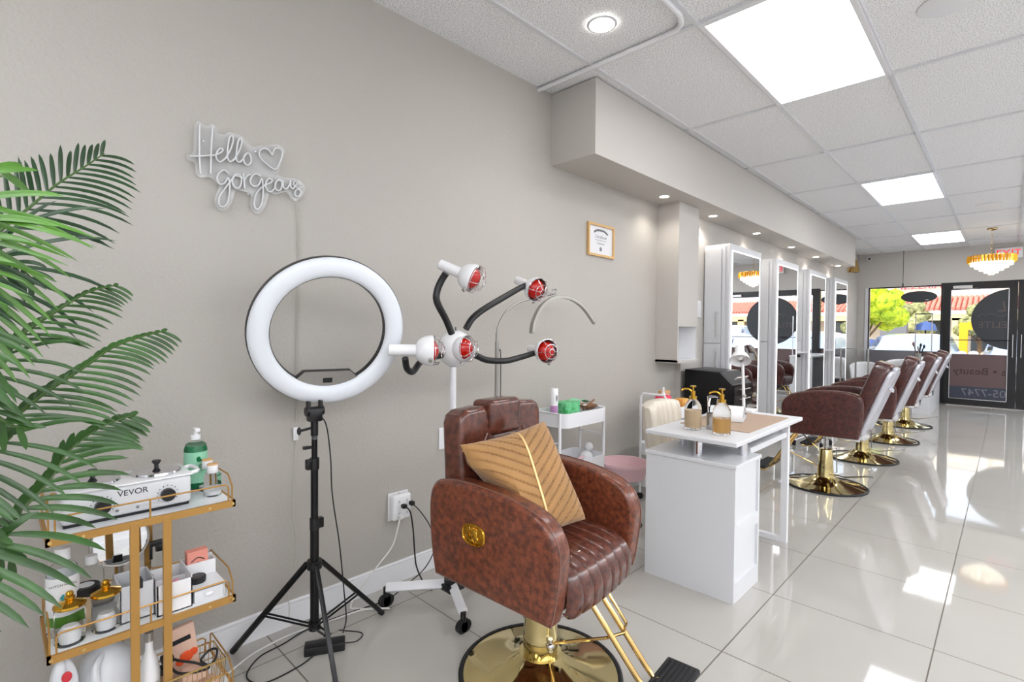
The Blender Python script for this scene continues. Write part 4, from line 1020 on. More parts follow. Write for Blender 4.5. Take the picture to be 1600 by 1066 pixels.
cord('black_cable', 'thin black power cord curving from the adapter along the floor to the tripod', [Vector((.062,1.445,.40)),Vector((.09,1.475,.36)),Vector((.10,1.53,.27)),Vector((.10,1.56,.16)),Vector((.10,1.50,.07)),Vector((.10,1.38,.02)),Vector((.12,1.27,.004)),Vector((.10,1.10,.004)),Vector((.09,.92,.004)),Vector((.12,.80,.004)),Vector((.14,.70,.004)),Vector((.22,.63,.004)),Vector((.30,.66,.004)),Vector((.30,.78,.004)),Vector((.28,.85,.006))], .0026, 'cord_black', 1)
cord('white_cable', 'white power cord hanging from the adapter and running along the baseboard', [Vector((.055,1.385,.345)),Vector((.07,1.36,.30)),Vector((.07,1.33,.22)),Vector((.06,1.25,.14)),Vector((.05,1.17,.06)),Vector((.06,1.12,.006)),Vector((.10,1.14,.005)),Vector((.20,1.22,.012)),Vector((.22,1.20,.03)),Vector((.16,1.12,.03)),Vector((.10,1.00,.004)),Vector((.08,.85,.004)),Vector((.10,.70,.004)),Vector((.16,.58,.004)),Vector((.19,.50,.004))], .0036, 'cord_white', 1)
pw = thing('power_adapter', 'black power brick lying under the tripod legs', 'power adapter', (.27,.90,.0), math.radians(62))
obj('brick', B().box((-.075,-.028,0),(.075,.028,.034), .005, 2), 'black', pw)
obj('cable', B().tube([(.075,0,.016),(.12,.01,.01),(.14,.06,.01),(.05,.09,.02)], .0025, 6, smooth=4), 'cord_black', pw)
cord('tripod_cord', 'thin black cord hanging beside the tripod pole from the ring light', [Vector((.25,.885,.925)),Vector((.25,.915,.88)),Vector((.245,.935,.75)),Vector((.25,.94,.6)),Vector((.26,.965,.4)),Vector((.26,.985,.2)),Vector((.25,1.0,.08)),Vector((.26,.98,.03))], .0026, 'cord_black')
struct('trim_8', B().box((.001,1.655,.62),(.008,1.735,.735), .002), 'wplastic')

# ================================================================ TROLLEYS BEHIND THE CHAIR
def trolley(name, label, loc, rz, W, D, zt, zm, zl, handle=True):
    t = thing(name, label, 'trolley', loc, rz)
    for z in (zt, zm, zl):
        o_ = rrect(-W, -D, W, D, .05, 6); i_ = rrect(-W+.006, -D+.006, W-.006, D-.006, .046, 6)
        b = B(); n = len(o_); h = .085
        rings = []
        for (pl, z_) in ((o_, z-h), (o_, z), (i_, z), (i_, z-h+.006)): rings.append([b.bm.verts.new((x, y, z_)) for x, y in pl])
        for A, C in zip(rings, rings[1:]):
            for k in range(n): b.bm.faces.new((A[k],A[(k+1)%n],C[(k+1)%n],C[k]))
        b.bm.faces.new(rings[0][::-1]); b.bm.faces.new(rings[-1])
        obj('tray', b, 'white_metal', t)
    for sx in (-1,1):
        pts = [(sx*(W+.008),-D*.72,.05),(sx*(W+.008),-D*.72,zt+.0),(sx*(W+.008),D*.72,zt+.0),(sx*(W+.008),D*.72,.05)]
        if handle and sx == -1: pts = [(sx*(W+.008),-D*.72,.05),(sx*(W+.008),-D*.72,zt+.075),(sx*(W+.008),-D*.6,zt+.095),(sx*(W+.008),D*.6,zt+.095),(sx*(W+.008),D*.72,zt+.075),(sx*(W+.008),D*.72,.05)]
        obj('side_frame', B().tube(pts, .009, 8).cyl((sx*(W+.008),-D*.72,zm+.12),(sx*(W+.008),D*.72,zm+.12),.004,n=8), 'white_metal', t)
        for sy in (-1,1): obj('caster', B().cyl((sx*(W+.008)-.008,sy*D*.72,.025),(sx*(W+.008)+.008,sy*D*.72,.025),.025,n=16), 'rubber', t)
    return t
ang = 0
tr = trolley('rolling_trolley', 'white three-tier rolling trolley behind the salon chair with a green box on top', (.215,2.52,0), math.radians(90), .215, .13, .775, .48, .20, False)
tz = .775-.079
t = thing('spray_bottle', 'white and lilac spray bottle at the left end of the trolley top', 'bottle', (.22,2.35,tz))
obj('body', B().lathe([(.022,0),(.024,.004),(.024,.115)], 24), 'lilac', t); obj('cap', B().lathe([(.0235,.115),(.0235,.215),(.022,.217),(0,.217)], 24), 'wplastic', t)
obj('leaf_print', B().sph((.0235,-.004,.16),.010,(.1,.8,2),10), 'ink', t)
t = thing('glove_box', 'green cardboard box standing on the rolling trolley', 'box', (.215,2.475,tz))
obj('box', B().box((-.05,-.07,0),(.05,.07,.125)), 'boxgreen', t, False); obj('paper_wrap', B().grid(lambda u, v: (-.05+.1*u, .07+.12*v, .125+.03*v-.05*v*v+.004*math.sin(9*u)), 8, 8), 'mint', t)
tag(obj('wooden_dish', B().lathe([(.0,.0),(.03,.0),(.062,.022),(.064,.028),(.058,.026),(.03,.008),(0,.006)], 28), 'brown', loc=(.24,2.66,.76)), 'brown shallow dish resting across the right end of the trolley top', 'dish')
tag(obj('stick_bundle', B().cyl((0,0,0),(.02,.09,.055),.006,n=8), 'brown', loc=(.25,2.60,.765)), 'brown wooden stick leaning on the dish on the trolley', 'stick')
tag(obj('nail_file', B().box((-.004,-.06,0),(.004,.06,.012)), 'pale_pink', loc=(.2,2.62,.755), rot=(.5,0,.4)), 'pale nail file leaning on the dish on the trolley', 'nail file')
tag(obj('crumpled_paper', B().sph((0,0,0),.045,(.8,.9,.9),9), 'paper', loc=(.20,2.69,.745)), 'white crumpled paper at the right end of the trolley top', 'paper')
tag(obj('tissue_ball', B().sph((0,0,0),.05,(.9,1,.8),9).sph((.0,.03,.06),.03,(1,1,1),8), 'paper', loc=(.23,2.66,.45)), 'crumpled white bag on the middle tier of the trolley', 'bag')
tag(obj('scissors_case', B().tube([(0,-.05,0),(.0,-.02,.02),(0,.03,.02),(0,.06,0)], .010, 8, smooth=4), 'black', loc=(.29,2.40,.47)), 'black scissor handles on the middle tier of the trolley', 'scissors')
tag(obj('flat_packet', B().box((-.05,-.07,0),(.05,.07,.03), .006), 'paper', loc=(.22,2.53,.41)), 'white packet lying on the middle tier of the trolley', 'packet')
tag(obj('pink_comb', B().box((-.012,-.05,0),(.012,.05,.008), .002), 'pale_pink', loc=(.30,2.50,.475), rot=(.1,0,.2)), 'pink comb beside the black scissor handles on the trolley', 'comb')
tr2 = trolley('tool_trolley', 'white trolley with a raised handle behind the cream chair', (.30,3.62,0), math.radians(90), .22, .14, .70, .42, .18, True)
tz2 = .70-.079
t = thing('pump_bottle', 'pink-red bottle with a white nozzle on the trolley behind the cream chair', 'bottle', (.27,3.60,tz2))
obj('body', B().box((-.05,-.05,0),(.05,.05,.15), .02, 3), 'pinkred', t); obj('nozzle', B().cyl((0,0,.145),(0,0,.17),.02,.012).cyl((0,0,.17),(0,0,.21),.009), 'wplastic', t)
t = thing('lidded_pot', 'small pot with a pale wooden lid behind the pink-red bottle', 'jar', (.22,3.71,tz2))
obj('body', B().lathe([(.04,0),(.042,.15)], 24), 'pale_pink', t); obj('lid', B().lathe([(.046,.15),(.046,.17)], 24), 'cork', t)
t = thing('amber_pot', 'amber patterned pouch at the right end of the trolley behind the cream chair', 'pouch', (.33,3.78,tz2))
obj('body', B().box((-.05,-.06,0),(.05,.06,.115), .025, 4), 'orange', t)
tag(obj('foam_curler', B().tube([(0,-.04,0),(.02,0,.03),(0,.04,0),(-.02,0,.02)], .008, 8, closed=True), 'black', loc=(.42,3.86,.66)), 'black and white striped coil on the trolley next to the desk', 'coil')
# pink foot basin
t = thing('foot_basin', 'pink foot basin on a stand between the salon chair and the desk', 'basin', (.38,2.88,.085))
obj('tub', B().lathe([(.11,.22),(.13,.225),(.150,.30),(.160,.31),(.160,.325),(.145,.325),(.14,.31),(.12,.275),(0,.27)], 36), 'pale_pink', t)
obj('stand', B().lathe([(.12,-.085),(.10,-.06),(.03,-.04),(.03,.22)], 30), 'rubber', t)

# ================================================================ CREAM CHAIR
def cream_chair():
    t = thing('cream_chair', 'cream ribbed leather chair tucked behind the white desk', 'chair', (.735,3.0,0), math.radians(4))
    def prof(v, s_):   # v 0..1 around cushion section (front -> back), s_ -1..1 across
        a = 2*PI*v; H2 = .155*(1-.16*abs(s_)**4); cz = .665
        ct, st = math.cos(a), math.sin(a)
        x = .045*math.copysign(abs(ct)**.45, ct)*(1-.55*max(0,abs(s_)-.8)/.2); z = H2*math.copysign(abs(st)**.55, st)
        return x, cz+z
    def bf(u, v):
        s_ = 2*u-1; x, z = prof(v, s_); fr = (u*8) % 1
        rib = .012*(1-abs(2*fr-1)**5)*(1 if x > .0 else .0)*(1 if abs(s_) < .995 else 0)
        return (-.185+x+rib-.12*(z-.665)+.05*s_*s_, s_*.215*(1+.15*(z-.665)), z)
    b = B().grid(bf, 96, 40)
    for uu in (0,1):
        ring = [b.bm.verts.new(bf(uu, k/40)) for k in range(40)]; b.bm.faces.new(ring)
    obj('backrest', b, 'cream', t)
    obj('seat', B().box((-.16,-.19,.42),(.20,.19,.50), .03, 4), 'cream', t)
    obj('back_bracket', B().tube([(-.17,0,.60),(-.20,0,.45),(-.10,0,.41),(0,0,.41)], .014, 8, smooth=3), 'gold', t)
    obj('gas_lift', B().cyl((0,0,.10),(0,0,.42),.022), 'chrome', t)
    for k in range(5):
        a = 2*PI*k/5+.3; d = Vector((math.cos(a),math.sin(a),0))*.23
        lg = obj('leg', B().tube([(0,0,.11),(d.x,d.y,.07)], .013, 8), 'gold', t)
        obj('caster', B().cyl(d+Vector((-.01,0,.028)), d+Vector((.01,0,.028)), .028, n=16), 'rubber', lg)
cream_chair()

# ================================================================ MANICURE DESK
def desk():
    t = thing('manicure_desk', 'white manicure desk with raised top on a cabinet', 'desk', (0,0,0))
    x0, x1, y0, y1, zc = .82, 1.275, 2.378, 2.70, .645
    c = B().box((x0,y0,0),(x1,y0+.016,zc-.018)).box((x0,y1-.016,0),(x1,y1,zc-.018)).box((x0,y0+.016,.0),(x0+.016,y1-.016,zc-.018)).box((x1-.02,y0+.016,.01),(x1-.012,y1-.016,zc-.018))
    cb = obj('cabinet', c, 'white', t, False)
    obj('cabinet_top', B().box((x0-.006,y0-.006,zc-.018),(x1+.006,y1+.006,zc), .002, 1), 'white', cb, False)
    obj('lower_shelf', B().box((x1-.012,y0+.016,.30),(x1,y1-.016,.36)), 'white', cb, False)
    obj('plinth', B().box((x1-.012,y0+.016,.0),(x1,y1-.016,.09)), 'white', cb, False)
    zt = .75
    tp = obj('table_top', B().box((.815,2.375,zt-.022),(1.28,3.41,zt), .003, 1), 'white', t, False)
    for x, y in ((.90,2.62),(1.07,2.44),(1.22,2.62)): obj('standoff', B().cyl((x,y,zc),(x,y,zt-.022),.020,n=24), 'chrome', t)
    xl = 1.215; f = B()
    f.box((xl-.018,3.30,0),(xl+.018,3.335,zt-.022)).box((.86,3.30,0),(.895,3.335,zt-.022)).box((.895,3.30,.0),(xl-.018,3.335,.03)).box((.895,3.30,zt-.05),(xl-.018,3.335,zt-.022))
    obj('leg_frame', f, 'white_metal', t, False)
    obj('keyboard_shelf', B().box((.86,2.72,zt-.115),(1.22,3.29,zt-.10)).box((1.21,2.71,zt-.115),(1.225,3.30,zt-.085)), 'white', t, False)
    obj('drawer_front', B().box((.90,2.705,zt-.20),(.905,3.29,zt-.022)), 'white', t, False)
    obj('adjuster_foot', B().cyl((1.10,3.317,-.0),(1.10,3.317,.004),.016), 'rubber', t)
desk()
ZT = .7505
tag(obj('placemat', B().box((.865,2.66,0),(1.235,3.30,.003)), 'wood_mat', loc=(0,0,ZT)), 'brown striped placemat on the manicure desk', 'placemat')
def pump_bottle(x, y, lab, m, h, fill):
    t = thing('soap_dispenser', lab, 'bottle', (x,y,ZT), math.radians(210), 'glass pump bottles on the desk')
    obj('glass_body', B().lathe([(.038,0),(.042,.003),(.043,.108),(.040,.126),(.026,.148),(.019,.155),(.019,.162)], 32), 'clear', t)
    obj('contents', B().lathe([(.037,.010),(.0395,.014),(.040,fill),(0,fill)], 32), m, t)
    p_ = B().cyl((0,0,.158),(0,0,.171),.020).cyl((0,0,.171),(0,0,.198),.011).cyl((0,0,.198),(0,0,.222),.004).cyl((0,0,.220),(0,0,.227),.015,n=24)
    p_.tube([(0,0,.190),(.02,0,.207),(.038,0,.210),(.055,0,.204),(.058,0,.197)], .0045, 8, smooth=4)
    obj('gold_pump', p_, 'lid_gold', t)
pump_bottle(.985,2.56,'glass pump bottle of creamy lotion with gold pump, left one on the desk', 'liquid_cream', .2, .100)
pump_bottle(1.145,2.535,'glass pump bottle of amber liquid with gold pump, nearest the desk edge', 'liquid_amber', .2, .080)
t = thing('steel_tumbler', 'brushed steel tumbler holding a clear tube between the two pump bottles', 'tumbler', (1.06,2.625,ZT+.0))
obj('cup', B().lathe([(.028,0),(.030,.003),(.030,.085),(.028,.085),(.027,.01),(0,.01)], 28), 'steel', t)
obj('clear_tube', B().lathe([(.020,.012),(.026,.165),(.029,.170),(.027,.172),(.024,.165),(.018,.014)], 28, cap=False), 'clear', t)
obj('hanging_hook', B().tube([(.0,-.03,.165),(.0,-.045,.14),(.005,-.052,.125)], .005, 8), 'wplastic', t)
t = thing('nail_lamp', 'white arched nail curing lamp on the desk placemat', 'nail lamp', (1.00,2.98,ZT+.003), math.radians(14))
def nl(u, v):
    a = PI*v; return (-.09+.18*u, .095*math.cos(a), .075*math.sin(a)**.7+.004)
b = B().grid(nl, 8, 24).grid(lambda u, v: (-.09+.18*u, .088*math.cos(PI*v), .068*math.sin(PI*v)**.7+.002), 8, 24)
for xx in (-.09,.09):
    A = [b.bm.verts.new((xx,.095*math.cos(PI*k/24),.075*math.sin(PI*k/24)**.7+.004)) for k in range(25)]; C = [b.bm.verts.new((xx,.088*math.cos(PI*k/24),.068*math.sin(PI*k/24)**.7+.002)) for k in range(25)]
    for k in range(24): b.bm.faces.new((A[k],A[k+1],C[k+1],C[k]))
obj('housing', b, 'wplastic', t)
obj('base_tray', B().box((-.09,-.09,0),(.09,.09,.005), .002), 'wplastic', t)
obj('sensor', B().cyl((.088,.07,.03),(.0925,.07,.03),.005,n=10), 'black', t)
t = thing('desk_lamp', 'white metal desk lamp with a cone shade at the far end of the desk', 'desk lamp', (.955,3.36,ZT))
obj('base', B().box((-.07,-.05,0),(.07,.05,.022), .006, 2), 'wplastic', t)
obj('arm', B().cyl((0,0,.02),(-.012,.0,.30),.009).cyl((-.012,0,.30),(-.03,-.01,.345),.006), 'wplastic', t)
obj('arm_joint', B().sph((.0,0,.10),.013).cyl((-.02,-.012,.325),(-.02,.012,.325),.012), 'grey_metal', t)
hn = Vector((.25,-.55,-.80)).normalized(); mt = Matrix.Translation((-.02,-.03,.362)) @ Vector((0,0,1)).rotation_difference(hn).to_matrix().to_4x4()
obj('shade', B().lathe([(.066,.045),(.064,.04),(.045,0),(.03,-.02),(.028,-.06),(.02,-.068),(0,-.068)], 36, mt, cap=False), 'wplastic', t)
obj('shade_lining', B().lathe([(.063,.043),(.042,.002),(.0,.0)], 36, mt, cap=False), 'paper', t)
obj('bulb', B().sph((0,0,.018),.018,mtx=mt), 'paper', t)
t = thing('white_notepad', 'white tray and papers beside the desk lamp base', 'tray', (.90,3.22,ZT+.003), .3)
obj('tray', B().box((-.05,-.06,0),(.05,.06,.012), .003), 'wplastic', t)

# black cabinet with slanted front
def black_box():
    t = thing('towel_cabinet', 'black cabinet with a slanted front and drawers behind the desk under the boxed column', 'cabinet', (.10,4.31,0))
    D, W_ = .42, .44; z0, z1 = .62, .925
    o_ = [(0,z0),(D,z0),(D,z0+.19),(D-.11,z1-.01),(0,z1)]
    obj('body', B().prism(o_, 0, W_, 'xz', .006, 2), 'black_metal', t)
    obj('stand', B().box((.02,.02,0),(.38,.44,z0)), 'black_metal', t, False)
    ft = obj('slanted_door', B().prism([(D+.001,z0+.19),(D+.004,z0+.19),(D-.106,z1-.008),(D-.109,z1-.01)], .02, W_-.02, 'xz'), 'black', t, False)
    obj('door_handle', B().tube([(D-.02,.10,z0+.235),(D+.0,.10,z0+.25),(D+.0,W_-.1,z0+.25),(D-.02,W_-.1,z0+.235)], .006, 8), 'chrome', ft)
    for k, z in enumerate((z0+.02, z0+.10)):
        d = obj('drawer', B().box((D,.015,z),(D+.012,W_-.015,z+.075), .002), 'black', t, False)
        obj('drawer_handle', B().tube([(D+.012,.12,z+.05),(D+.03,.12,z+.05),(D+.03,W_-.12,z+.05),(D+.012,W_-.12,z+.05)], .004, 8), 'chrome', d)
black_box()
# thermostat panel by the niche
tag(obj('control_keypad', B().box((.051,4.60,1.39),(.062,4.72,1.55), .003).box((.062,4.63,1.50),(.064,4.69,1.53)), 'wplastic'), 'white control keypad on the wall between the boxed column and the first wall station', 'keypad')

# ================================================================ WALL STATIONS WITH LIT MIRRORS
def station(y, label):
    t = thing('mirror_station', label, 'mirror cabinet', (0,y,0), 0, 'tall mirror stations along the wall')
    D, Wd, zt = .275, .80, 2.08
    cab = obj('cabinet', B().box((.052,.0,.01),(D,Wd,zt), .002, 1), 'white', t, False)
    for z0, z1 in ((.12,1.145),(1.155,2.04)):
        d = obj('door', B().box((.065,-.016,z0),(D-.055,-.0005,z1), .002, 1), 'white', cab, False)
        zc = 1.16-.20 if z1 < 1.2 else 1.16+.17
        obj('handle', B().tube([(D-.085,-.016,zc-.10),(D-.085,-.038,zc-.10)], .004, 6).tube([(D-.085,-.016,zc+.10),(D-.085,-.038,zc+.10)], .004, 6).cyl((D-.085,-.038,zc-.12),(D-.085,-.038,zc+.12),.005,n=10), 'steel', d)
    obj('side_stile', B().box((D-.045,-.012,.01),(D-.02,0,zt-.02)), 'white', cab, False)
    fr = obj('mirror_frame', B().box((D,-.01,.12),(D+.022,Wd+.02,zt-.0), .002, 1), 'white', t, False)
    obj('mirror_glass', B().box((D+.0222,.05,.18),(D+.026,Wd-.04,zt-.07)), 'mirror', fr, False)
    l = B(); x0_, x1_ = D+.0222, D+.0275
    l.box((x0_,.040,.169),(x1_,.05,zt-.060)).box((x0_,Wd-.04,.169),(x1_,Wd-.030,zt-.060)).box((x0_,.05,zt-.07),(x1_,Wd-.04,zt-.060)).box((x0_,.05,.165),(x1_,Wd-.04,.18))
    obj('led_border', l, 'led', fr, False)
    # small shelf on the near side
    return t
s0 = station(4.79, 'nearest tall white mirror station with lit mirror, next to the black cabinet')
for y, lb in ((6.10,'second tall white mirror station, behind the nearest styling chair'),(7.41,'third tall white mirror station along the left wall'),(8.74,'farthest tall white mirror station along the left wall')): dup(s0, (0,y,0), None, lb)
for y, lb in ((6.93,'small glass shelf between the second and third mirror stations'),(8.24,'small glass shelf between the third and fourth mirror stations')):
    t = thing('wall_shelf', lb, 'shelf', (0,y,1.0), 0, 'small glass shelves between mirror stations')
    obj('shelf_board', B().box((.05,.0,0),(.30,.46,.012)), 'white', t, False)
    obj('bracket', B().box((.052,.2,-.08),(.06,.22,0)).box((.052,.2,-.012),(.25,.22,0)), 'steel', t, False)
tag(obj('hair_dryer_holder', B().cyl((0,0,0),(.05,-.06,0),.018).cyl((0,0,0),(-.02,.03,-.09),.010), 'black', loc=(.24,7.10,.965)), 'small black tool hanging at the second glass shelf edge', 'hair tool')

# rolling stool seen behind the nearest styling chair
t = thing('rolling_stool', 'low rolling stool with black casters between the nearest styling chair and the mirrors', 'stool', (.56,6.45,0))
obj('seat', B().lathe([(.14,.40),(.16,.41),(.16,.45),(.13,.47),(0,.475)], 28), 'leather_dark', t)
obj('gas_lift', B().cyl((0,0,.09),(0,0,.40),.02), 'chrome', t)
for k in range(5):
    a = 2*PI*k/5+.5; d = Vector((math.cos(a),math.sin(a),0))*.22
    lg = obj('leg', B().tube([(0,0,.10),(d.x,d.y,.06)], .011, 8), 'chrome', t)
    obj('caster', B().cyl(d+Vector((-.012,0,.027)), d+Vector((.012,0,.027)), .027, n=14), 'rubber', lg)

# ================================================================ RECEPTION AREA
def reception():
    t = thing('reception_counter', 'white reception counter by the front window with a clear screen', 'counter', (0,0,0))
    x0, x1, y0, y1, z = .93, 1.295, 10.16, 11.72, .84
    obj('front_panel', B().box((x0,y0,.0),(x1,y0+.02,z-.03)), 'white', t, False)
    obj('side_panel', B().box((x1-.02,y0+.02,0),(x1,y1,z-.03)), 'white', t, False)
    obj('counter_top', B().box((x0-.0,y0-.01,z-.03),(x1+.01,y1,z), .004, 1), 'white', t, False)
    obj('back_panel', B().box((x0,y1-.02,0),(x1-.02,y1,z-.03)), 'white', t, False)
    sc = obj('clear_screen', B().box((1.09,10.30,z),(1.285,10.305,1.555)), 'glass', t, False)
    obj('screen_posts', B().box((1.08,10.295,z),(1.092,10.31,1.56)).box((1.283,10.295,z),(1.297,10.31,1.56)), 'chrome', sc, False)
    obj('screen_rail', B().box((1.075,10.29,1.56),(1.30,10.315,1.575)), 'black', sc, False)
reception()
t = thing('tool_cup', 'cup of combs and brushes standing on the reception counter', 'cup', (1.12,10.42,.8405))
obj('cup', B().lathe([(.035,0),(.04,.10),(.037,.10),(.032,.01)], 20, cap=False), 'grey_metal', t)
for i, (dx, dy, h, m) in enumerate(((-.03,0,.24,'brown'),(.01,.02,.22,'black'),(.03,-.01,.20,'black'),(0,-.03,.18,'steel'))):
    tag(obj('styling_tool', B().cyl((0,0,.02),(dx*2,dy,h),.009,n=8).sph((dx*2,dy,h),.016,(1,1,2),10), m, loc=(1.12+dx*.3,10.42+dy*.3,.85)), ['brown-handled brush at the left in the cup on the reception counter','black comb at the back of the cup on the reception counter','black brush at the right in the cup on the reception counter','steel scissors at the front of the cup on the reception counter'][i], 'brush')
def shell_chair(x, y, rz, label, zs=.80):
    t = thing('shell_chair', label, 'chair', (x,y,0), rz, 'white waiting chairs')
    def bf(u, v):
        a = PI*(1.15*u-.075); r = .19+.03*v
        return (r*math.cos(a), r*math.sin(a)*.8, .42+(zs-.42)*v*(.72+.28*math.sin(PI*u)))
    b = B().grid(bf, 28, 8)
    o = obj('backrest', b, 'wplastic', t)
    md = o.modifiers.new('thickness', 'SOLIDIFY'); md.thickness = .025
    obj('seat', B().lathe([(.17,.40),(.19,.42),(.18,.45),(0,.455)], 28), 'wplastic', t)
    for sx in (-1,1):
        for sy in (-1,1): obj('leg', B().tube([(sx*.10,sy*.10,.41),(sx*.18,sy*.18,0)], .010, 8), 'chrome', t)
    return t
shell_chair(.30,10.95,0,'left white rounded waiting chair near the window', .74)
shell_chair(.78,11.15,0,'right white rounded waiting chair behind the styling chairs', .80)
t = thing('clear_partition', 'low clear partition with steel posts near the waiting chairs', 'partition', (0,10.15,0))
for x in (.31,.485): obj('post', B().box((x,-.012,0),(x+.022,.012,.985)), 'steel', t, False)
obj('top_rail', B().box((.06,-.012,.985),(.53,.012,1.0)), 'steel', t, False)
obj('clear_panel', B().box((.06,-.003,.05),(.485,.003,.985)), 'glass', t, False)
tag(obj('waiting_bench', B().box((.20,11.72,.0),(.92,11.80,.94), .006).box((.20,11.50,.0),(.90,11.72,.42), .02, 3), 'grey_panel'), 'dark grey bench back below the front window', 'bench')
# oval hanging sign, pendant cord, camera, sconce, exit sign
t = thing('oval_sign', 'dark oval sign hung in the front window', 'sign', (.955,11.90,1.93))
obj('board', B().prism([(.262*math.cos(2*PI*k/48), .105*math.sin(2*PI*k/48)) for k in range(48)], -.008, .008, 'xz', .002, 1), 'decal', t)
obj('hanging_cord', B().cyl((-.10,0,.10),(-.09,0,.21),.002,n=6).cyl((.10,0,.10),(.09,0,.21),.002,n=6), 'cord_white', t)
obj('small_print', B().box((.10,-.0095,-.065),(.14,-.0085,-.055)), 'paper', t, False)
t = thing('hanging_cable', 'thin dark cable with a small connector hanging from the ceiling by the window', 'cable', (.72,11.88,2.13))
obj('cable', B().cyl((0,0,.05),(0,0,.655),.004,n=8).cyl((0,0,-.12),(0,0,0),.0015,n=6), 'cord_black', t); obj('connector', B().cyl((0,0,0),(0,0,.055),.011,n=10), 'black', t)
obj('ceiling_hook', B().cyl((0,0,.645),(0,0,.657),.011,n=10), 'black', t)
t = thing('security_camera', 'small white security camera high on the front wall', 'camera', (.165,11.995,2.70))
obj('body', B().sph((0,-.045,0),.045,(1,1,.9)).cyl((0,-.02,0),(0,.0,0),.03), 'wplastic', t); obj('lens', B().cyl((.02,-.085,-.005),(.026,-.092,-.007),.024,n=16), 'black', t)
t = thing('wall_sconce', 'gold wall sconce beyond the end of the bulkhead', 'wall lamp', (.0,11.1,2.48))
obj('back_plate', B().box((.001,-.05,-.10),(.02,.05,.10), .004), 'gold', t); obj('shade', B().lathe([(.05,-.11),(.085,-.11),(.035,.11),(.02,.12),(0,.12)], 20, Matrix.Translation((.10,0,0)), cap=False), 'gold', t)
t = thing('exit_sign', 'white exit sign with red letters above the front door behind the chandelier', 'sign', (2.12,11.97,2.62))
obj('housing', B().box((-.17,-.03,-.09),(.17,.025,.09), .006), 'wplastic', t)
text('lettering', 'EXIT', .15, 'exit_red', t, frame_mtx((0,-.032,.0),(1,0,0),(0,0,1)), .001)
# chandelier
def chandelier():
    O = Vector((1.95,10.15,RZ))
    t = thing('chandelier', 'round gold and crystal tiered chandelier near the front door', 'chandelier', O)
    obj('canopy', B().lathe([(.06,-.006),(.055,-.02),(.02,-.03),(.01,-.035),(0,-.035)], 28), 'gold', t)
    ch = B()
    for k in range(9):
        z = -.04-.040*k; a = (k % 2)*PI/2; ch.tube([(.009*math.cos(a)*math.cos(q), .009*math.sin(a)*math.cos(q), z-.022+.022*math.sin(q)) for q in [2*PI*j/10 for j in range(10)]], .0022, 5, closed=True)
    obj('chain', ch, 'gold', t)
    R0 = .262; zt = -.395
    obj('top_ring', B().lathe([(R0-.03,zt),(R0,zt),(R0,zt-.008),(R0-.03,zt-.008)], 48, cap=False).box((-R0+.02,-.006,zt-.006),(R0-.02,.006,zt)).box((-.006,-R0+.02,zt-.006),(.006,R0-.02,zt)), 'gold', t)
    def tier(name, r, z0, h, n, w_, m):
        b = B()
        for k in range(n):
            a = 2*PI*k/n; mt = Matrix.Rotation(a,4,'Z') @ Matrix.Translation((r,0,z0))
            b.prism([(-w_,0),(0,w_*.8),(w_,0),(w_,0),(0,-w_*.8)][:3]+[(0,-w_*.8)], -h, 0, 'xy', mtx=mt @ Matrix.Rotation(PI/2,4,'Z'))
        obj(name, b, m, t, False)
    tier('amber_crystal_ring', R0-.004, zt-.004, .095, 42, .015, 'crystal_gold')
    tier('crystal_tier', .222, zt-.06, .085, 36, .013, 'crystal')
    tier('crystal_tier', .175, zt-.10, .085, 30, .012, 'crystal')
    tier('crystal_tier', .125, zt-.14, .080, 22, .011, 'crystal')
    tier('crystal_tier', .070, zt-.18, .075, 14, .010, 'crystal')
    tier('crystal_tier', .025, zt-.205, .075, 6, .009, 'crystal')
    b = B()
    for k in range(6): a = 2*PI*k/6; b.sph((.10*math.cos(a),.10*math.sin(a),zt-.07),.016,(1,1,1.6),10)
    obj('bulbs', b, 'bulb', t)
chandelier()

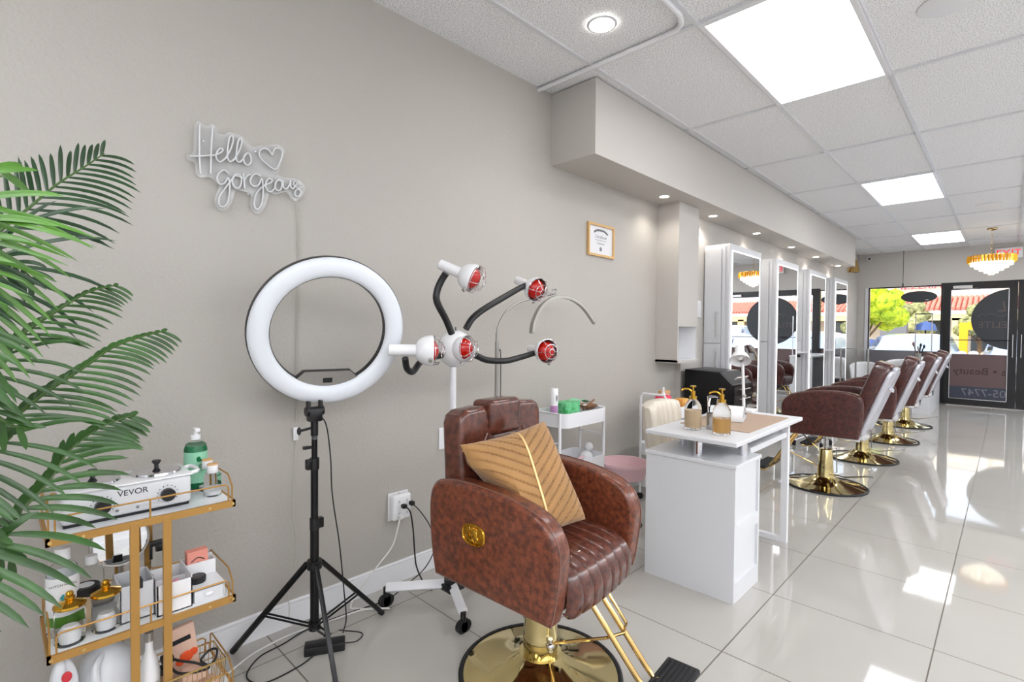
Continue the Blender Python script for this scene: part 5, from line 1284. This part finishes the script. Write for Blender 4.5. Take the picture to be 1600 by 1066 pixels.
# ================================================================ OUTSIDE
tag(obj('sidewalk', B().box((-14,RY1+.12,-.2),(18,RY1+1.6,-.04)), 'concrete'), 'pale concrete sidewalk outside the front door', 'sidewalk')['kind'] = 'structure'
tag(obj('parking_lot', B().box((-40,RY1+1.6,-.3),(45,62,-.17)), 'asphalt'), 'grey asphalt parking lot outside', 'parking lot')['kind'] = 'structure'
def car(x, y, paint, label, h=1.42, W=.90, L=4.4):
    t = thing('car', label, 'car', (x,y,-.17), 0, 'parked cars outside')
    # nose toward -y; length along y
    prof = [(0,.30),(.02,.55),(.10,.68),(.9,.86),(1.15,.92),(3.6,.98),(4.25,.95),(4.4,.60),(4.38,.30)]
    b = B(); pts = prof+[(3.9,.22),(.4,.22)]
    n = len(pts); secs = []
    for u, sc, dz in ((-1,.94,0),(-.92,1,0),(-.5,1,.03),(0,1,.045),(.5,1,.03),(.92,1,0),(1,.94,0)):
        secs.append([b.bm.verts.new((u*W, (p_[0]-L/2)*sc+L/2+(.10*abs(u)**3 if p_[0] < .3 else 0), p_[1]*(h/1.42)+(dz if p_[1] > .5 else 0)-(.05 if abs(u) == 1 and p_[1] > .5 else 0))) for p_ in pts])
    for A, C in zip(secs, secs[1:]):
        for k in range(n): b.bm.faces.new((A[k],A[(k+1)%n],C[(k+1)%n],C[k]))
    b.bm.faces.new(secs[0]); b.bm.faces.new(secs[-1])
    obj('body', b, paint, t)
    rf = [(1.15,.90),(2.0,h-.03),(2.4,h),(3.2,h-.01),(4.05,.95)]
    b = B()
    def gh(u, v):
        i = min(int(u*4), 3); f = u*4-i; yy = rf[i][0]+(rf[i+1][0]-rf[i][0])*f; zz = rf[i][1]+(rf[i+1][1]-rf[i][1])*f
        s_ = 2*v-1; k = 1-.22*((zz-.9)/(h-.9)); return (s_*W*.94*k, yy+.10*s_*s_*(.3 if u < .5 else -.3), zz-.05*abs(s_)**4-(zz-.9)*max(0,abs(s_)-.98)*50)
    def gh2(u, v):
        q = gh(u, 0 if v < .5 else 1)
        return q
    obj('windshield', B().grid(lambda u, v: gh(u*.25, v), 6, 12), 'carglass', t)
    obj('roof', B().grid(lambda u, v: gh(.25+u*.5, v), 10, 12), paint, t)
    obj('rear_window', B().grid(lambda u, v: gh(.75+u*.25, v), 6, 12), 'carglass', t)
    for sg in (-1,1):
        k = .80
        o_ = [(1.25,.92),(2.0,h-.09),(2.4,h-.06),(3.2,h-.07),(3.95,.95)]
        bb = B(); A = [bb.bm.verts.new((sg*W*.93*(1-.20*((z-.9)/(h-.9))), yy, z)) for yy, z in o_]; bb.bm.faces.new(A)
        obj('side_window', bb, 'carglass', t, False)
        obj('mirror', B().sph((sg*(W+.07),1.45,.97),.08,(1.1,.6,.8),12), paint, t)
        obj('headlight', B().sph((sg*W*.72,.12,.66),.12,(1.4,.5,.6),12), 'wplastic', t)
        for yy in (.85,3.5):
            wh = obj('wheel', B().cyl((sg*(W-.16),yy,.31),(sg*(W+.01),yy,.31),.31,n=28), 'rubber', t)
            obj('hubcap', B().cyl((sg*(W+.005),yy,.31),(sg*(W+.02),yy,.31),.19,n=20), 'grey_metal', wh)
    g_ = B()
    for k in range(5): g_.box((-.42,-.012+.02*k*.2,.42+.045*k),(.42,.03,.44+.045*k))
    obj('grille', g_, 'chrome', t, False)
    return t
c1 = car(.42,14.0,'carblue','pale blue car nearest the left front window')
car(2.55,14.3,'carwhite','pale car with windshield seen through the glass door', 1.46)
car(5.2,14.1,'carwhite','white car parked right of the door, seen in the mirrors')
car(7.9,14.2,'cargrey','grey car parked farthest right')
car(-2.4,14.6,'carwhite','white car parked beyond the left end of the window')
car(2.6,26.8,'cargrey','blue-grey car across the parking lot', 1.6)
car(4.9,26.8,'carwhite','white car across the parking lot')
car(-6.0,26.8,'carwhite','white car across the parking lot, under the yellow-green tree')
car(9.5,26.8,'carwhite','white van-like car across the parking lot at the right', 1.8)
def tree(x, y, h, r, m, label, squash=.8, trunk=.11):
    t = thing('tree', label, 'tree', (x,y,-.17), 0)
    tb = B().tube([(0,0,0),(.05,.02,h*.35),(-.05,0,h*.6)], trunk, 8, smooth=3, rend=trunk*.5)
    for k in range(5):
        a = 2*PI*k/5; tb.tube([(0,0,h*.38),(r*.35*math.cos(a),r*.35*math.sin(a),h*.58),(r*.6*math.cos(a),r*.6*math.sin(a),h*.75)], trunk*.4, 6, smooth=2, rend=.01)
    obj('trunk', tb, 'bark', t)
    b = B(); rnd = random.Random(int(x*100)+int(y))
    blobs = []
    for k in range(34):
        a = rnd.uniform(0,2*PI); e = math.acos(rnd.uniform(-.6,1)); rr = r*rnd.uniform(.35,.8)
        blobs.append((Vector((rr*math.sin(e)*math.cos(a), rr*math.sin(e)*math.sin(a), h*.72+rr*math.cos(e)*squash)), r*rnd.uniform(.22,.36)))
    for c, q in blobs:
        for k in range(70):
            d = Vector((rnd.gauss(0,1),rnd.gauss(0,1),rnd.gauss(0,1))).normalized(); p_ = c+d*q*rnd.uniform(.7,1.05)
            s_ = .05*rnd.uniform(.7,1.5)*(h/4); u_ = d.orthogonal().normalized(); u_ = (u_+Vector((rnd.uniform(-.6,.6),rnd.uniform(-.6,.6),rnd.uniform(-.6,.6)))).normalized(); v_ = d.cross(u_).normalized()
            b.bm.faces.new([b.bm.verts.new(p_+u_*s_), b.bm.verts.new(p_+v_*s_*.6), b.bm.verts.new(p_-u_*s_), b.bm.verts.new(p_-v_*s_*.6)])
        b.sph(c, q*.82, n=10)
    obj('foliage', b, m, t, False)
tree(-1.35,20.8,3.1,1.25,'tree_yellow','round yellow-green tree seen at the left of the front window')
tree(-1.6,33.0,2.9,1.3,'tree_olive','olive tree behind the oval sign in the front window')
tree(1.1,33.0,2.6,1.25,'tree_olive','pale olive tree seen through the glass door')
tree(4.1,33.0,2.7,1.3,'tree_olive','olive tree right of the pale one across the parking lot')
tree(-6.2,33,3.2,1.5,'tree_olive','olive tree far left across the parking lot')
tree(8.6,33,2.8,1.3,'tree_olive','olive tree at the right end of the parking lot')
def plaza():
    t = thing('shopping_plaza', 'cream shopping plaza with red tile awnings across the parking lot', 'building', (0,42,-.17))
    obj('wall', B().box((-30,2.0,0),(34,8,8.2)), 'stucco', t, False)
    obj('parapet', B().box((-30,1.9,7.6),(34,2.1,8.3)), 'fascia_white', t, False)
    b = B()
    n = 256
    for k in range(n):
        x = -30+64*k/n; b.cyl((x+.12,-.7,2.95),(x+.12,2.0,3.85),.10,n=8)
    b.prism([(-.7,2.85),(2.0,3.75),(2.0,3.6),(-.7,2.75)], -30, 34, 'yz')
    obj('tile_awning', b, 'rooftile', t)
    obj('awning_fascia', B().box((-30,-.75,2.62),(34,-.55,2.85)), 'fascia_white', t, False)
    obj('arcade_beam', B().box((-30,-.7,2.25),(34,-.4,2.62)), 'stucco2', t, False)
    for k in range(14):
        x = -28+4.6*k
        obj('column', B().box((x,-.7,0),(x+.45,-.35,2.4)), 'stucco2', t, False)
        f = obj('shop_front', B().box((x+.8,1.9,.2),(x+4.2,1.98,2.6)), 'shopglass', t, False)
    lb = B(); xx = -5.6
    rnd = random.Random(3)
    obj('sign_letters', lb.box((-4.6,1.82,5.35),(-4.2,1.9,5.75)), 'sign_red', t, False)
    obj('pilaster', B().box((.9,1.8,4.5),(1.3,2.0,8)), 'fascia_white', t, False)
    return t
pz = plaza()
for o in [o for o in bpy.data.objects if o.parent == pz and o.name.startswith('sign_letters')]: bpy.data.objects.remove(o)
text('sign_letters', 'PIZZERIA', .62, 'sign_red', pz, frame_mtx((-2.35,1.85,4.62),(1,0,0),(0,0,1)), .03)
t = thing('utility_cabinet', 'grey box-like pillar across the parking lot behind the clear screen', 'pillar', (-1.15,25,-.17))
obj('pillar', B().box((-.42,0,0),(.42,.5,2.35)), 'grey_panel', t, False)
obj('green_notice', B().box((-.05,-.02,.95),(.25,0,1.35)), 'green_light', t, False)
t = thing('yellow_bin', 'yellow bin and sign across the parking lot seen through the glass door', 'bin', (.75,29.0,-.17))
obj('body', B().box((-.14,0,0),(.14,.3,1.9)), 'yellow', t, False); obj('flap', B().box((.14,0,1.6),(.30,.2,1.95)), 'yellow', t, False)
t = thing('market_umbrella', 'blue canopy across the parking lot seen through the clear screen', 'umbrella', (-.20,25.6,-.17))
obj('canopy', B().lathe([(.36,1.55),(.28,1.8),(0,1.92)], 12, cap=False), 'sky_blue', t); obj('pole', B().cyl((0,0,0),(0,0,1.9),.03), 'black_metal', t)
for k, (x, m) in enumerate(((-3.9,'pinkred'),(-3.25,'cargrey'),(-2.6,'lilac'),(-1.95,'sky_blue'))):
    tag(obj('flower_planter', B().box((-.25,-.2,0),(.25,.2,.7)).sph((0,0,.9),.31,(.95,.8,.9),12), m, loc=(x,25.5,-.17)), ['pink planting bed under the yellow-green tree','grey planting bed beside the pink one','lilac planting bed beside the grey pillar','blue planting bed next to the grey pillar'][k], 'planter')
